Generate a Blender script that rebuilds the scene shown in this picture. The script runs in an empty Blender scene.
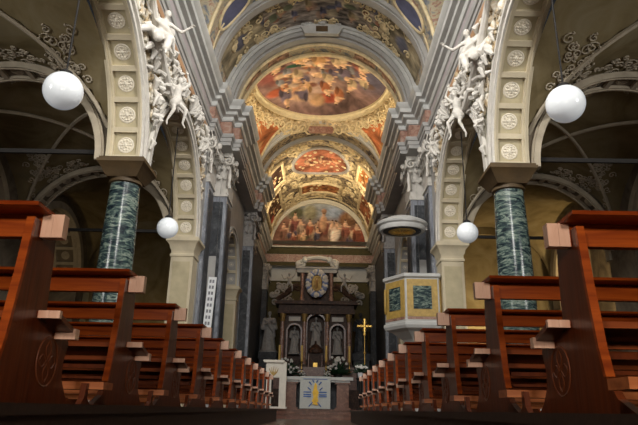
import bpy, math, random
import numpy as np
from mathutils import Vector, Matrix
random.seed(7); np.random.seed(7)
C = bpy.context.scene.collection
PI = math.pi
sin, cos, sqrt = math.sin, math.cos, math.sqrt

# ------------------------------------------------------------------ mesh builder
class M:
    def __init__(s): s.v = []; s.f = []; s.c = None
    def add(s, vs, fs):
        b = len(s.v); s.v += [tuple(p) for p in vs]; s.f += [tuple(i + b for i in f) for f in fs]; return s
    def merge(s, o, mat=None):
        vs = [mat @ Vector(p) for p in o.v] if mat else o.v
        return s.add(vs, o.f)
    def box(s, x0, x1, y0, y1, z0, z1):
        if x0 > x1: x0, x1 = x1, x0
        if y0 > y1: y0, y1 = y1, y0
        vs = [(x, y, z) for z in (z0, z1) for y in (y0, y1) for x in (x0, x1)]
        return s.add(vs, [(0, 2, 3, 1), (4, 5, 7, 6), (0, 1, 5, 4), (2, 6, 7, 3), (0, 4, 6, 2), (1, 3, 7, 5)])
    def prism(s, poly, axis, a, b):
        n = len(poly)
        def P(u, w, t): return (t, u, w) if axis == 'x' else (u, t, w) if axis == 'y' else (u, w, t)
        vs = [P(u, w, a) for u, w in poly] + [P(u, w, b) for u, w in poly]
        fs = [tuple(range(n - 1, -1, -1)), tuple(range(n, 2 * n))] + [(i, (i + 1) % n, n + (i + 1) % n, n + i) for i in range(n)]
        return s.add(vs, fs)
    def rev(s, prof, c=(0, 0, 0), n=24, axis='z', sx=1, sy=1, rot=0, ripple=None):
        vs = []
        for r, z in prof:
            for k in range(n):
                a = 2 * PI * k / n + rot; rr = r * (1 + (ripple(a, z) if ripple else 0))
                x, y = rr * cos(a) * sx, rr * sin(a) * sy
                p = (x, y, z) if axis == 'z' else (x, z, y) if axis == 'y' else (z, x, y)
                vs.append((p[0] + c[0], p[1] + c[1], p[2] + c[2]))
        m = len(prof); fs = []
        for i in range(m - 1):
            for k in range(n): fs.append((i * n + k, i * n + (k + 1) % n, (i + 1) * n + (k + 1) % n, (i + 1) * n + k))
        fs.append(tuple(range(n - 1, -1, -1))); fs.append(tuple((m - 1) * n + k for k in range(n)))
        return s.add(vs, fs)
    def tube(s, pts, r, n=6, closed=False, cap=True):
        pts = [Vector(p) for p in pts]; m = len(pts); vs = []
        up = Vector((0, 0, 1)); prev = None
        for i, p in enumerate(pts):
            a = pts[(i - 1) % m] if closed or i > 0 else p; b = pts[(i + 1) % m] if closed or i < m - 1 else p
            t = (b - a); t = t.normalized() if t.length > 1e-9 else Vector((0, 0, 1))
            if prev is None:
                q = up if abs(t.dot(up)) < .9 else Vector((1, 0, 0)); x = t.cross(q).normalized()
            else:
                x = (prev - t * prev.dot(t)); x = x.normalized() if x.length > 1e-6 else t.orthogonal().normalized()
            prev = x; y = t.cross(x); rr = r[i] if isinstance(r, (list, tuple)) else r
            for k in range(n):
                an = 2 * PI * k / n; vs.append(p + (x * cos(an) + y * sin(an)) * rr)
        fs = []
        for i in range(m if closed else m - 1):
            j = (i + 1) % m
            for k in range(n): fs.append((i * n + k, i * n + (k + 1) % n, j * n + (k + 1) % n, j * n + k))
        if cap and not closed: fs += [tuple(range(n - 1, -1, -1)), tuple((m - 1) * n + k for k in range(n))]
        return s.add(vs, fs)
    def grid(s, fn, nu, nv):
        vs = [fn(i / nu, j / nv) for j in range(nv + 1) for i in range(nu + 1)]
        fs = [(j * (nu + 1) + i, j * (nu + 1) + i + 1, (j + 1) * (nu + 1) + i + 1, (j + 1) * (nu + 1) + i) for j in range(nv) for i in range(nu)]
        return s.add(vs, fs)
    def blob(s, c, r, n=8, m=5):
        if not isinstance(r, (tuple, list)): r = (r, r, r)
        vs = [(c[0], c[1], c[2] - r[2])]
        for j in range(1, m):
            t = -PI / 2 + PI * j / m
            for k in range(n): vs.append((c[0] + r[0] * cos(t) * cos(2 * PI * k / n), c[1] + r[1] * cos(t) * sin(2 * PI * k / n), c[2] + r[2] * sin(t)))
        vs.append((c[0], c[1], c[2] + r[2])); fs = []
        for k in range(n): fs.append((0, 1 + (k + 1) % n, 1 + k))
        for j in range(m - 2):
            for k in range(n):
                a = 1 + j * n; fs.append((a + k, a + (k + 1) % n, a + n + (k + 1) % n, a + n + k))
        a = 1 + (m - 2) * n; e = len(vs) - 1
        for k in range(n): fs.append((a + k, a + (k + 1) % n, e))
        return s.add(vs, fs)
    def cone(s, p0, r0, p1, r1, n=10):           # tapered capsule
        p0, p1 = Vector(p0), Vector(p1); d = (p1 - p0); L = d.length; d = d / max(L, 1e-6)
        pts, rs = [], []
        for a in (-85, -50, -20): pts.append(p0 + d * r0 * sin(math.radians(a))); rs.append(r0 * cos(math.radians(a)))
        for a in (20, 50, 85): pts.append(p1 + d * r1 * sin(math.radians(a))); rs.append(r1 * cos(math.radians(a)))
        return s.tube(pts, rs, n)
    def sweep(s, prof, path, closed=False):      # prof: (d to the LEFT of the path, z); path in plan
        n = len(path); P = [Vector(p) for p in path]; rows = []
        for i in range(n):
            a = P[i] - P[i - 1] if i > 0 or closed else None; b = P[(i + 1) % n] - P[i] if i < n - 1 or closed else None
            na = Vector((-a.y, a.x)).normalized() if a else None; nb = Vector((-b.y, b.x)).normalized() if b else None
            if na is None: m = nb
            elif nb is None: m = na
            else:
                m = (na + nb); m = m / max(m.length_squared / 2, .05) if m.length > 1e-6 else na
            rows.append([(P[i].x + m.x * d, P[i].y + m.y * d, z) for d, z in prof])
        k = len(prof); vs = [p for r in rows for p in r]; fs = []
        for i in range(n if closed else n - 1):
            j = (i + 1) % n
            for q in range(k - 1): fs.append((i * k + q, j * k + q, j * k + q + 1, i * k + q + 1))
        return s.add(vs, fs)
    def build(s, name, mat, parent=None, smooth=True, ang=35, **tg):
        me = bpy.data.meshes.new(name); me.from_pydata([tuple(v) for v in s.v], [], s.f); me.update()
        if mat: me.materials.append(mat)
        if s.c is not None:
            at = me.color_attributes.new('Col', 'FLOAT_COLOR', 'POINT')
            at.data.foreach_set('color', np.concatenate([s.c, np.ones((len(s.c), 1))], 1).astype(np.float32).ravel())
        if smooth:
            me.polygons.foreach_set('use_smooth', [True] * len(me.polygons)); me.set_sharp_from_angle(angle=math.radians(ang))
        o = bpy.data.objects.new(name, me); C.objects.link(o)
        if parent: o.parent = parent
        for k, v in tg.items(): o[k] = v
        return o

def thing(name, label, cat, loc=(0, 0, 0), rz=0, group=None):
    o = bpy.data.objects.new(name, None); C.objects.link(o); o.empty_display_size = .1
    o.location = loc; o.rotation_euler = (0, 0, rz); o['label'] = label; o['category'] = cat
    if group: o['group'] = group
    return o
def tag(o, label, cat, group=None):
    o['label'] = label; o['category'] = cat
    if group: o['group'] = group
    return o
def struct(m, name, mat, **k): return m.build(name, mat, None, kind='structure', **k)
def dup(root, loc, rz, label=None, scale=None):
    def rec(o, par):
        c = o.copy(); C.objects.link(c)
        if par: c.parent = par
        for ch in o.children: rec(ch, c)
        return c
    r = rec(root, None); r.location = loc; r.rotation_euler = (0, 0, rz)
    if label: r['label'] = label
    if scale: r.scale = scale
    return r
def remesh(m, vox, post=None):                   # one continuous skin out of overlapping volumes
    o = m.build('tmp', None, smooth=False)
    a = o.modifiers.new('r', 'REMESH'); a.mode = 'VOXEL'; a.voxel_size = vox
    b = o.modifiers.new('s', 'SMOOTH'); b.iterations = 3; b.factor = .5
    bpy.context.view_layer.update()
    dg = bpy.context.evaluated_depsgraph_get(); me = bpy.data.meshes.new_from_object(o.evaluated_get(dg))
    out = M(); out.add([v.co[:] for v in me.vertices], [tuple(p.vertices) for p in me.polygons])
    bpy.data.objects.remove(o); bpy.data.meshes.remove(me)
    if post: out.merge(post)
    return out

# ------------------------------------------------------------------ materials
def nt(name):
    m = bpy.data.materials.new(name); m.use_nodes = True; t = m.node_tree; b = t.nodes['Principled BSDF']; return m, t, b
def L(t, a, b): t.links.new(a, b)
def coords(t, scale=(1, 1, 1), gen=False):
    tc = t.nodes.new('ShaderNodeTexCoord'); mp = t.nodes.new('ShaderNodeMapping'); mp.inputs['Scale'].default_value = scale
    L(t, tc.outputs['Object'], mp.inputs[0]); return mp.outputs[0]
def noise(t, vec, sc, det=4, dist=0, rough=.55):
    n = t.nodes.new('ShaderNodeTexNoise'); n.inputs['Scale'].default_value = sc; n.inputs['Detail'].default_value = det
    n.inputs['Distortion'].default_value = dist; n.inputs['Roughness'].default_value = rough; L(t, vec, n.inputs['Vector']); return n.outputs['Fac']
def ramp(t, fac, cols, interp='LINEAR'):
    r = t.nodes.new('ShaderNodeValToRGB'); e = r.color_ramp.elements; r.color_ramp.interpolation = interp
    while len(e) < len(cols): e.new(.5)
    for k, (p, c) in enumerate(cols): e[k].position = p; e[k].color = (*c, 1)
    L(t, fac, r.inputs[0]); return r.outputs[0]
def bump(t, b, h, st, dist=.02):
    n = t.nodes.new('ShaderNodeBump'); n.inputs['Strength'].default_value = st; n.inputs['Distance'].default_value = dist
    L(t, h, n.inputs['Height']); L(t, n.outputs[0], b.inputs['Normal'])
def plain(name, col, rough=.6, metal=0, var=.25, sc=6, bst=.15, spec=.5, scale=(1, 1, 1), coat=0, det=4):
    m, t, b = nt(name); v = coords(t, scale); f = noise(t, v, sc, det)
    c = ramp(t, f, [(.25, tuple(x * (1 - var) for x in col)), (.75, tuple(min(1, x * (1 + var)) for x in col))])
    L(t, c, b.inputs['Base Color']); b.inputs['Roughness'].default_value = rough; b.inputs['Metallic'].default_value = metal
    b.inputs['Specular IOR Level'].default_value = spec; b.inputs['Coat Weight'].default_value = coat
    if bst: bump(t, b, noise(t, v, sc * 5, 5), bst)
    return m
def marble(name, stops, sc=3, rough=.25, scale=(1, 1, 1), dist=1.5, det=8):
    m, t, b = nt(name); v = coords(t, scale); f = noise(t, v, sc, det, dist, .65)
    L(t, ramp(t, f, stops), b.inputs['Base Color']); b.inputs['Roughness'].default_value = rough; return m
def wood(name, dark, light, scale=(.6, 9, 9), rough=.3, coat=.3):
    m, t, b = nt(name); v = coords(t, scale); f = noise(t, v, 3, 6, .6)
    L(t, ramp(t, f, [(.3, dark), (.7, light)]), b.inputs['Base Color']); b.inputs['Roughness'].default_value = rough
    b.inputs['Coat Weight'].default_value = coat; b.inputs['Coat Roughness'].default_value = .15
    bump(t, b, f, .06); return m
def vcol(name, rough=.75):
    m, t, b = nt(name); a = t.nodes.new('ShaderNodeVertexColor'); a.layer_name = 'Col'
    L(t, a.outputs[0], b.inputs['Base Color']); b.inputs['Roughness'].default_value = rough
    b.inputs['Specular IOR Level'].default_value = .2
    bump(t, b, noise(t, coords(t), 20, 4), .15); return m
def multi(name, sc, stops, rough=.8, sc2=None, bst=.25, vor=True):
    m, t, b = nt(name); v = coords(t); f = noise(t, v, sc, 6, 1.2, .6)
    L(t, ramp(t, f, stops), b.inputs['Base Color']); b.inputs['Roughness'].default_value = rough
    b.inputs['Specular IOR Level'].default_value = .25
    bump(t, b, noise(t, v, sc * 2.5, 5, .5), bst, .04); return m

W_H = wood('wood_pew', (.15, .020, .003), (.38, .075, .009))
W_V = wood('wood_pew_end', (.065, .013, .004), (.14, .030, .008), scale=(9, 9, .6))
W_KN = wood('wood_kneeler', (.28, .075, .022), (.50, .17, .06))
W_MED = wood('wood_carved', (.11, .028, .010), (.20, .055, .020), scale=(9, 9, .6))
W_SHEEN = wood('wood_end_sheen', (.50, .26, .17), (.74, .48, .36), scale=(6, 6, 1), rough=.3)  # pale colour standing in for the bright reflection at the board ends
W_SEAT = wood('wood_seat', (.16, .032, .010), (.30, .075, .022))
for q in (W_H, W_V, W_SEAT): q.node_tree.nodes['Principled BSDF'].inputs['Specular IOR Level'].default_value = .18; q.node_tree.nodes['Principled BSDF'].inputs['Coat Weight'].default_value = .06
W_DK = wood('wood_platform', (.018, .010, .008), (.035, .018, .012), rough=.5, coat=0)
PLAS = plain('plaster_arch', (.56, .49, .35), .75, var=.14, sc=2.5)
PLAS_L = plain('plaster_rosette', (.74, .68, .56), .7, var=.12, sc=8)
PLAS_D = plain('plaster_coffer', (.46, .40, .26), .8, var=.15, sc=3)
STUC = plain('stucco_white', (.60, .575, .53), .6, var=.12, sc=7, bst=.25)
STUC_G = plain('stucco_grey', (.36, .345, .33), .65, var=.25, sc=9, bst=.3)
STUC_Y = plain('stucco_cream_gilded', (.68, .56, .34), .5, var=.35, sc=4, bst=.25)
STUC_M = multi('stucco_mixed', 3, [(.36, (.36, .25, .12)), (.48, (.54, .45, .32)), (.56, (.64, .60, .52)), (.7, (.70, .67, .60))], rough=.6)
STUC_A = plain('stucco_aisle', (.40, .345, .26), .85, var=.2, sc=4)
GREY = plain('stone_grey', (.36, .355, .345), .6, var=.18, sc=1.5, bst=.1)
GREY_L = plain('stone_pale', (.50, .505, .49), .55, var=.15, sc=2, bst=.1)
MAUVE = plain('stone_mauve', (.36, .32, .33), .6, var=.18, sc=2, bst=.1)
SALM = marble('marble_salmon', [(.3, (.16, .08, .06)), (.5, (.34, .19, .14)), (.7, (.44, .34, .28))], 4, .4)
GRN = marble('marble_green', [(.36, (.008, .014, .022)), (.47, (.028, .05, .056)), (.55, (.12, .17, .145)), (.61, (.26, .31, .26)), (.68, (.025, .04, .05))], 2.0, .2, scale=(1.5, 1.5, 5), dist=1.6)
PILM = marble('marble_pilaster', [(.3, (.11, .12, .145)), (.5, (.22, .235, .27)), (.65, (.36, .39, .44)), (.75, (.18, .19, .22))], 2, .25, scale=(2, 2, .6), dist=2)
DKM = marble('marble_dark', [(.3, (.02, .022, .026)), (.55, (.055, .06, .068)), (.7, (.13, .135, .14))], 2.2, .35, dist=2)
REDM = marble('marble_red', [(.3, (.06, .02, .012)), (.55, (.16, .06, .035)), (.75, (.3, .17, .11))], 5, .3)
BRWN = plain('stone_brown', (.075, .045, .016), .6, var=.3, sc=3, bst=.2)
GOLD = plain('gilding', (.80, .52, .13), .35, metal=.75, var=.2, sc=10, bst=.2)
GOLDP = plain('gold_paint', (.44, .29, .075), .45, var=.25, sc=9)
FLOORM = plain('floor_stone', (.10, .065, .05), .35, var=.3, sc=1.2)
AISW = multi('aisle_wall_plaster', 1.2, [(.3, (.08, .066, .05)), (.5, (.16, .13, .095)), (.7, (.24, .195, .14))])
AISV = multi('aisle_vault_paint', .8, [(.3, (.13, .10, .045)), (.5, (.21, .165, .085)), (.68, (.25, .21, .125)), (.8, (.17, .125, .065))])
SPAN = multi('spandrel_mosaic', 9, [(.32, (.20, .24, .19)), (.46, (.52, .50, .42)), (.54, (.62, .58, .50)), (.62, (.42, .46, .36)), (.72, (.55, .30, .26))])
NAVEV = multi('nave_vault_paint', 2.6, [(.30, (.10, .12, .19)), (.40, (.24, .25, .25)), (.48, (.42, .36, .26)), (.55, (.48, .42, .30)), (.62, (.36, .20, .14)), (.72, (.22, .22, .27))])
CHV = multi('chancel_vault_stucco', 4, [(.34, (.10, .07, .035)), (.47, (.36, .26, .12)), (.58, (.62, .49, .27)), (.72, (.22, .15, .08))], bst=.5)
CHVD = multi('apse_vault_stucco', 3.4, [(.34, (.05, .045, .05)), (.44, (.17, .14, .12)), (.54, (.42, .33, .20)), (.66, (.54, .45, .30)), (.76, (.09, .07, .08))], bst=.5)
RERE = marble('marble_reredos', [(.3, (.022, .013, .010)), (.55, (.07, .038, .026)), (.7, (.15, .09, .06))], 5, .4)
OLIVE = plain('wall_olive', (.07, .058, .018), .8, var=.3, sc=5)
GLASSW = plain('globe_opal_glass', (.86, .90, .93), .12, var=.02, sc=2, bst=0, spec=.6)
GLASSW.node_tree.nodes['Principled BSDF'].inputs['Emission Color'].default_value = (.85, .93, 1, 1); GLASSW.node_tree.nodes['Principled BSDF'].inputs['Emission Strength'].default_value = .16
IRON = plain('iron_black', (.012, .010, .009), .8, var=.1, sc=5, bst=0)
VC = vcol('fresco_painted')
CLOTH = plain('cloth_grey', (.50, .52, .50), .85, var=.06, sc=20)
CLOTHW = plain('cloth_white', (.74, .70, .62), .8, var=.06, sc=9)
BLUE = plain('blue_embroidery', (.05, .14, .42), .7)
YEL = plain('yellow_embroidery', (.85, .50, .05), .6)
for q in (RERE, DKM): q.node_tree.nodes['Principled BSDF'].inputs['Specular IOR Level'].default_value = .2; q.node_tree.nodes['Principled BSDF'].inputs['Roughness'].default_value = .5
REDC = marble('marble_column_red', [(.3, (.14, .06, .045)), (.5, (.30, .17, .13)), (.68, (.50, .38, .32))], 6, .3)
BRWN_G = plain('gilt_bronze', (.30, .19, .06), .5, metal=.4, var=.3)
WAX = plain('wax_yellow', (.90, .62, .18), .5, var=.05)
LEAF = plain('leaf_green', (.015, .05, .02), .5, var=.4, sc=12)
PETAL = plain('petal_white', (.80, .80, .76), .6, var=.08)
WHITE = plain('board_white', (.82, .84, .86), .5, var=.03)
BLACK = plain('board_figures', (.22, .23, .26), .6)
OVB = plain('vault_blue', (.11, .12, .22), .8, var=.35, sc=2)
PAPER = plain('paper', (.6, .55, .5), .8)

# ------------------------------------------------------------------ painted frescoes (colour attribute on a fine grid)
class Paint:
    def __init__(s, w, h, base, var=.25, sc=7):
        s.w, s.h = w, h; s.Y, s.X = np.mgrid[0:h, 0:w].astype(float); s.X /= (w - 1); s.Y /= (h - 1)
        s.a = np.ones((h, w, 3)) * np.array(base); s.n = s.fbm(sc); s.a *= (1 + var * (s.n[..., None]) * 2)
    def fbm(s, sc):
        o = np.zeros((s.h, s.w))
        for k in range(4):
            f = sc * 2 ** k; ph = np.random.rand(6) * 6.28
            o += (np.sin(s.X * f + ph[0] + 1.7 * np.sin(s.Y * f * .8 + ph[1])) * np.sin(s.Y * f * .9 + ph[2] + 1.5 * np.sin(s.X * f * .7 + ph[3]))) * .5 ** k * .5
        return o
    def ell(s, x, y, rx, ry, col, ang=0, asp=1, soft=.25, shade=.45):
        c, q = cos(ang), sin(ang); dx = (s.X - x) * asp; dy = s.Y - y
        u = (dx * c + dy * q) / (rx * asp if ang == 0 else rx); v = (-dx * q + dy * c) / ry
        d = np.sqrt(u * u + v * v) + .12 * s.n; m = np.clip((1 - d) / soft, 0, 1)[..., None]
        sh = (1 + shade * (-.5 * u + .5 * v))[..., None]; s.a = s.a * (1 - m) + np.array(col) * np.clip(sh, .35, 1.6) * m
    def fig(s, x, y, h, robe, skin=(.62, .36, .22), asp=1, lean=0):   # a small painted person
        s.ell(x + lean * .1 * h, y + .05 * h, .22 * h / asp, .36 * h, robe, soft=.35)
        s.ell(x - .12 * h / asp, y - .12 * h, .10 * h / asp, .26 * h, [c * .55 for c in robe], soft=.4)
        s.ell(x + lean * .2 * h, y + .30 * h, .13 * h / asp, .17 * h, skin, soft=.4)
        s.ell(x + (.16 + lean * .2) * h / asp, y + .22 * h, .15 * h / asp, .055 * h, skin, soft=.5)
        s.ell(x + lean * .3 * h, y + .50 * h, .075 * h / asp, .085 * h, skin, soft=.4)
        s.ell(x + lean * .3 * h, y + .55 * h, .07 * h / asp, .05 * h, (.16, .08, .04), soft=.5)
    def cols(s):
        a = s.a.reshape(-1, 3) * (1 + .3 * s.fbm(31).reshape(-1, 1)); l = a.mean(1, keepdims=True); m = l.mean()
        a = a * (np.clip(l, .01, 1) / m) ** .45 * .78; l = a.mean(1, keepdims=True); return np.clip(l + (a - l) * .85, .006, 1)
def fresco(name, P, fn, parent=None, **tg):
    m = M(); m.grid(fn, P.w - 1, P.h - 1); m.c = P.cols(); return m.build(name, VC, parent, **tg)

# ------------------------------------------------------------------ camera
f_px = 590.; th = math.atan(197.5 / f_px); yaw = .0053; phi = .0192
fw = Vector((-sin(yaw) * cos(th), cos(yaw) * cos(th), sin(th))).normalized()
rt = fw.cross(Vector((0, 0, 1))).normalized(); up = rt.cross(fw)
r2 = (rt + up * phi).normalized(); u2 = (up - rt * phi).normalized()
cam = bpy.data.cameras.new('camera'); co = bpy.data.objects.new('camera', cam); C.objects.link(co)
cam.sensor_width = 36; cam.lens = f_px / 638 * 36; cam.clip_start = .02; cam.clip_end = 200
mw = Matrix(((r2.x, u2.x, -fw.x, .12), (r2.y, u2.y, -fw.y, 0), (r2.z, u2.z, -fw.z, 0), (0, 0, 0, 1))); co.matrix_world = mw
bpy.context.scene.camera = co

FZ = -.27                                         # nave floor; eye level is z = 0
SPR = 4.85; ENT0, ENT1, ENT2, ENT3 = 8.6, 9.0, 9.5, 10.15

# ------------------------------------------------------------------ floor, steps, platforms
struct(M().box(-12, 12, -4, 38, FZ - .2, FZ), 'floor', FLOORM, smooth=False)
struct(M().box(-3.6, 3.6, 18.5, 19.05, FZ, -.12).box(-3.6, 3.6, 18.46, 19.05, -.15, -.12), 'trim_1', REDM, smooth=False)
struct(M().box(-3.62, 3.62, 19.05, 37.2, FZ, .02).box(-3.62, 3.62, 19.0, 19.1, -.01, .02), 'trim_2', REDM, smooth=False)
for sg, nm in ((-1, 'trim_3'), (1, 'trim_4')):
    struct(M().box(sg * .93, sg * 3.62, 1.3, 15.6, FZ, .005).box(sg * .90, sg * 3.62, 1.3, 15.6, -.035, .005), nm, W_DK, smooth=False)

# ------------------------------------------------------------------ pews
def make_pew(label):
    """origin: back upright at the aisle end, +x runs away from the aisle"""
    t = thing('pew', label, 'pew', group='wooden pews along the nave')
    Ln = 2.5
    out = [(-.34, 0), (-.22, .05), (-.15, .13), (-.12, .24), (-.08, .5), (-.055, .735), (.15, .735), (.17, .60), (.18, .385), (.30, .375), (.36, .33), (.44, .30), (.46, .27),
           (.45, .235), (.43, .18), (.44, .11), (.50, .04), (.56, 0)]
    for k, x0 in enumerate((.085, Ln - .12)):
        e = M().prism(out, 'x', x0, x0 + .030).build('end_panel', W_V, t, smooth=False)
        s = M(); p = [(-.15, .13), (-.12, .24), (-.08, .5), (-.055, .735)]
        s.prism([(a - .008, b) for a, b in p] + [(a + .012, b) for a, b in reversed(p)], 'x', x0 - .002, x0 + .032)
        s.build('edge_strip', W_H, e, smooth=False)
        if k == 0:
            md = M(); cy, cz = .26, .175
            md.tube([(x0, cy + .10 * cos(a), cz + .105 * sin(a)) for a in [2 * PI * i / 28 for i in range(28)]], .004, 5, closed=True)
            for q in range(4):
                a0 = PI / 2 * q
                for sd in (-1, 1):
                    md.tube([(x0, cy + (.012 + .068 * u) * cos(a0) * 1 - sd * .026 * sin(PI * u) * sin(a0), cz + (.012 + .076 * u) * sin(a0) + sd * .026 * sin(PI * u) * cos(a0)) for u in [i / 8 for i in range(9)]], .003, 4)
            md.build('carved_medallion', W_MED, e)
    def board(name, mat, y0, y1, z0, z1, cap=True, xa=.0, xb=Ln):
        q = M().box(xa, xb, y0, y1, z0, z1).build(name, mat, t, smooth=False)
        if cap: M().box(-.012, .034, y0 - .004, y1, z0 - .002, z1 + .002).box(.035, .080, y0 - .004, y1, z0 - .002, z1 + .002).build('end_sheen', W_SHEEN, q, smooth=False)  # pale blocks: reflected light on the board ends, put into the colour
        return q
    board('top_rail', W_H, 0, .045, .665, .762)
    M().prism([(-.13, .764), (-.135, .779), (.08, .776), (.08, .762)], 'x', .045, Ln - .045).build('book_rest', W_H, t, smooth=False)
    board('seat_board', W_SEAT, .10, .12, .342, .370)
    M().prism([(.12, .346), (.12, .370), (.30, .322), (.30, .300)], 'x', .0, Ln).build('seat_slab', W_V, t, smooth=False)
    board('seat_lip', W_SEAT, .29, .33, .276, .318)
    for (y0, y1, z0, z1) in ((-.02, .02, .205, .228), (-.03, -.01, .145, .160)):
        board('back_slat', W_V, y0, y1, z0, z1, False, .16, Ln - .17)
    kn = board('kneeler', W_KN, -.54, -.40, .072, .108, False, -.03)
    for x in (.04, Ln - .4):
        M().prism([(-.62, 0), (-.50, 0), (-.545, .03), (-.545, .10), (-.575, .10), (-.59, .03)], 'x', x, x + .028).build('kneeler_leg', W_V, kn, smooth=False)
    return t
ordn = ['nearest to the camera', 'second from the camera', 'third from the camera', 'fourth from the camera', 'fifth from the camera', 'sixth from the camera',
        'seventh from the camera', 'eighth from the camera', 'third from the altar', 'second from the altar', 'nearest to the altar']
PEW_Z = .005
pew0 = None
for sg, sd in ((1, 'right'), (-1, 'left')):
    for i in range(11):
        y = 2.39 + 1.215 * i + (random.uniform(-.03, .03) if i > 1 else 0)
        lab = 'reddish wooden pew right of the aisle, %s' % ordn[i] if sg > 0 else 'reddish wooden pew left of the aisle, %s' % ordn[i]
        if pew0 is None:
            pew0 = make_pew(lab); o = pew0; o.location = (1.085, y, PEW_Z)
        else: o = dup(pew0, (1.085 if sg > 0 else -.985, y, PEW_Z), 0, lab)
        if sg < 0: o.scale = (-1, 1, 1)

# ------------------------------------------------------------------ rosettes, coffered arches
def rosette(n=10):                                # lies in xy, faces +z
    m = M(); m.rev([(1, 0), (1, .10), (.86, .16), (.80, .08), (.30, .08), (.26, .2), (.1, .3), (0.01, .32)], n=20)
    for k in range(n):
        a = 2 * PI * k / n; m.blob((.62 * cos(a), .62 * sin(a), .12), (.17, .17, .14), 6, 4)
    for k in range(6):
        a = 2 * PI * k / 6; m.blob((.33 * cos(a), .33 * sin(a), .18), (.11, .11, .1), 6, 4)
    return m
ROS = rosette()
def frame_on(origin, ex, ey, ez, s): 
    return Matrix(((ex[0] * s, ey[0] * s, ez[0] * s, origin[0]), (ex[1] * s, ey[1] * s, ez[1] * s, origin[1]), (ex[2] * s, ey[2] * s, ez[2] * s, origin[2]), (0, 0, 0, 1)))
def ring(m, r0, r1, x0, x1, yc=0, zc=0, n=48, a0=0, a1=PI, sy=1):
    """half-ring in the yz plane between radii r0 < r1 and x0..x1"""
    def P(a, r, x): return (x, yc + r * cos(a) * sy, zc + r * sin(a))
    vs = []
    for i in range(n + 1):
        a = a0 + (a1 - a0) * i / n; vs += [P(a, r0, x0), P(a, r0, x1), P(a, r1, x1), P(a, r1, x0)]
    fs = [(4 * i + q, 4 * i + (q + 1) % 4, 4 * i + 4 + (q + 1) % 4, 4 * i + 4 + q) for i in range(n) for q in range(4)] + [(0, 1, 2, 3), (4 * n + 3, 4 * n + 2, 4 * n + 1, 4 * n)]
    return m.add(vs, fs)
def coffer_arch(name, label, R, W, n, loc, rz=0, mats=(PLAS, PLAS_D, PLAS_L), archi=True, ros=True, face=STUC, group=None):
    """arch in the local yz plane, soffit width W along x, centred at the springing; face moulding on +x"""
    t = thing(name, label, 'arch', loc, rz, group); th_ = .16
    b = M(); w = W / 2; m1 = .13 * W                                       # soffit frame: two long bands + cross bars
    ring(b, R, R + th_, -w, -w + m1); ring(b, R, R + th_, w - m1, w)
    ring(b, R - .03, R, -w, -w + m1 * .45); ring(b, R - .03, R, w - m1 * .45, w)
    for i in range(n + 1):
        a = PI * i / n; h = .055 / R * (1 if 0 < i < n else 1.5)
        a0, a1 = max(0, a - h), min(PI, a + h); ring(b, R, R + th_, -w + m1, w - m1, n=2, a0=a0, a1=a1)
    b.build('soffit_frame', mats[0], t)
    g = M(); ring(g, R + .07, R + .3, -w + m1, w - m1); g.build('coffer_ground', mats[1], t)
    ch = PI * R / n; rs = min(.36 * W, .42 * (ch - .1)) * .78
    if ros:
        first = None
        for i in range(n):
            a = PI * (i + .5) / n; o = (0, (R + .07) * cos(a), (R + .07) * sin(a)); ez = (0, -cos(a), -sin(a)); ey = (0, -sin(a), cos(a)); ex = (1, 0, 0)
            mt = frame_on(o, ex, ey, ez, 1)
            if first is None:
                sm = M().merge(ROS, Matrix.Diagonal((rs, rs, rs * .75, 1))); first = sm.build('rosette', mats[2], t); first.matrix_local = mt
            else:
                c = first.copy(); C.objects.link(c); c.parent = t; c.matrix_local = mt
    if archi:
        for (r0, r1, x0, x1, mt) in ((R - .015, R + .10, w, w + .06, face), (R + .10, R + .20, w, w + .035, face), (R + .20, R + .27, w, w + .08, face)):
            pass
        a = M(); ring(a, R - .01, R + .08, w, w + .05); ring(a, R + .08, R + .18, w, w + .02); ring(a, R + .18, R + .26, w, w + .08); a.build('archivolt', face, t)
        a = M(); ring(a, R - .01, R + .12, -w - .05, -w); a.build('archivolt', mats[0], t)
    return t

RA = 2.6; YC = (8.6, 14.45); SW = .66
grp = 'coffered arches of the nave arcade'
sides = {-1: 'left', 1: 'right'}
for sg in (-1, 1):
    rz = 0 if sg < 0 else PI
    for k, y in enumerate(YC):
        coffer_arch('arcade_arch', 'coffered plaster arch %s, %s side of the nave' % (('on the near side of the green column', 'between green column and beige pier')[k], sides[sg]),
                    RA, SW, 13, (sg * 4.0, y, SPR), rz, group=grp)
    coffer_arch('arcade_arch', 'small coffered arch in the chancel wall on the %s, between the two grey pilasters' % sides[sg], 1.75, .5, 9, (sg * 3.66, 22.7, SPR), rz, face=GREY_L, group='small side arches of the chancel')

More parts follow.
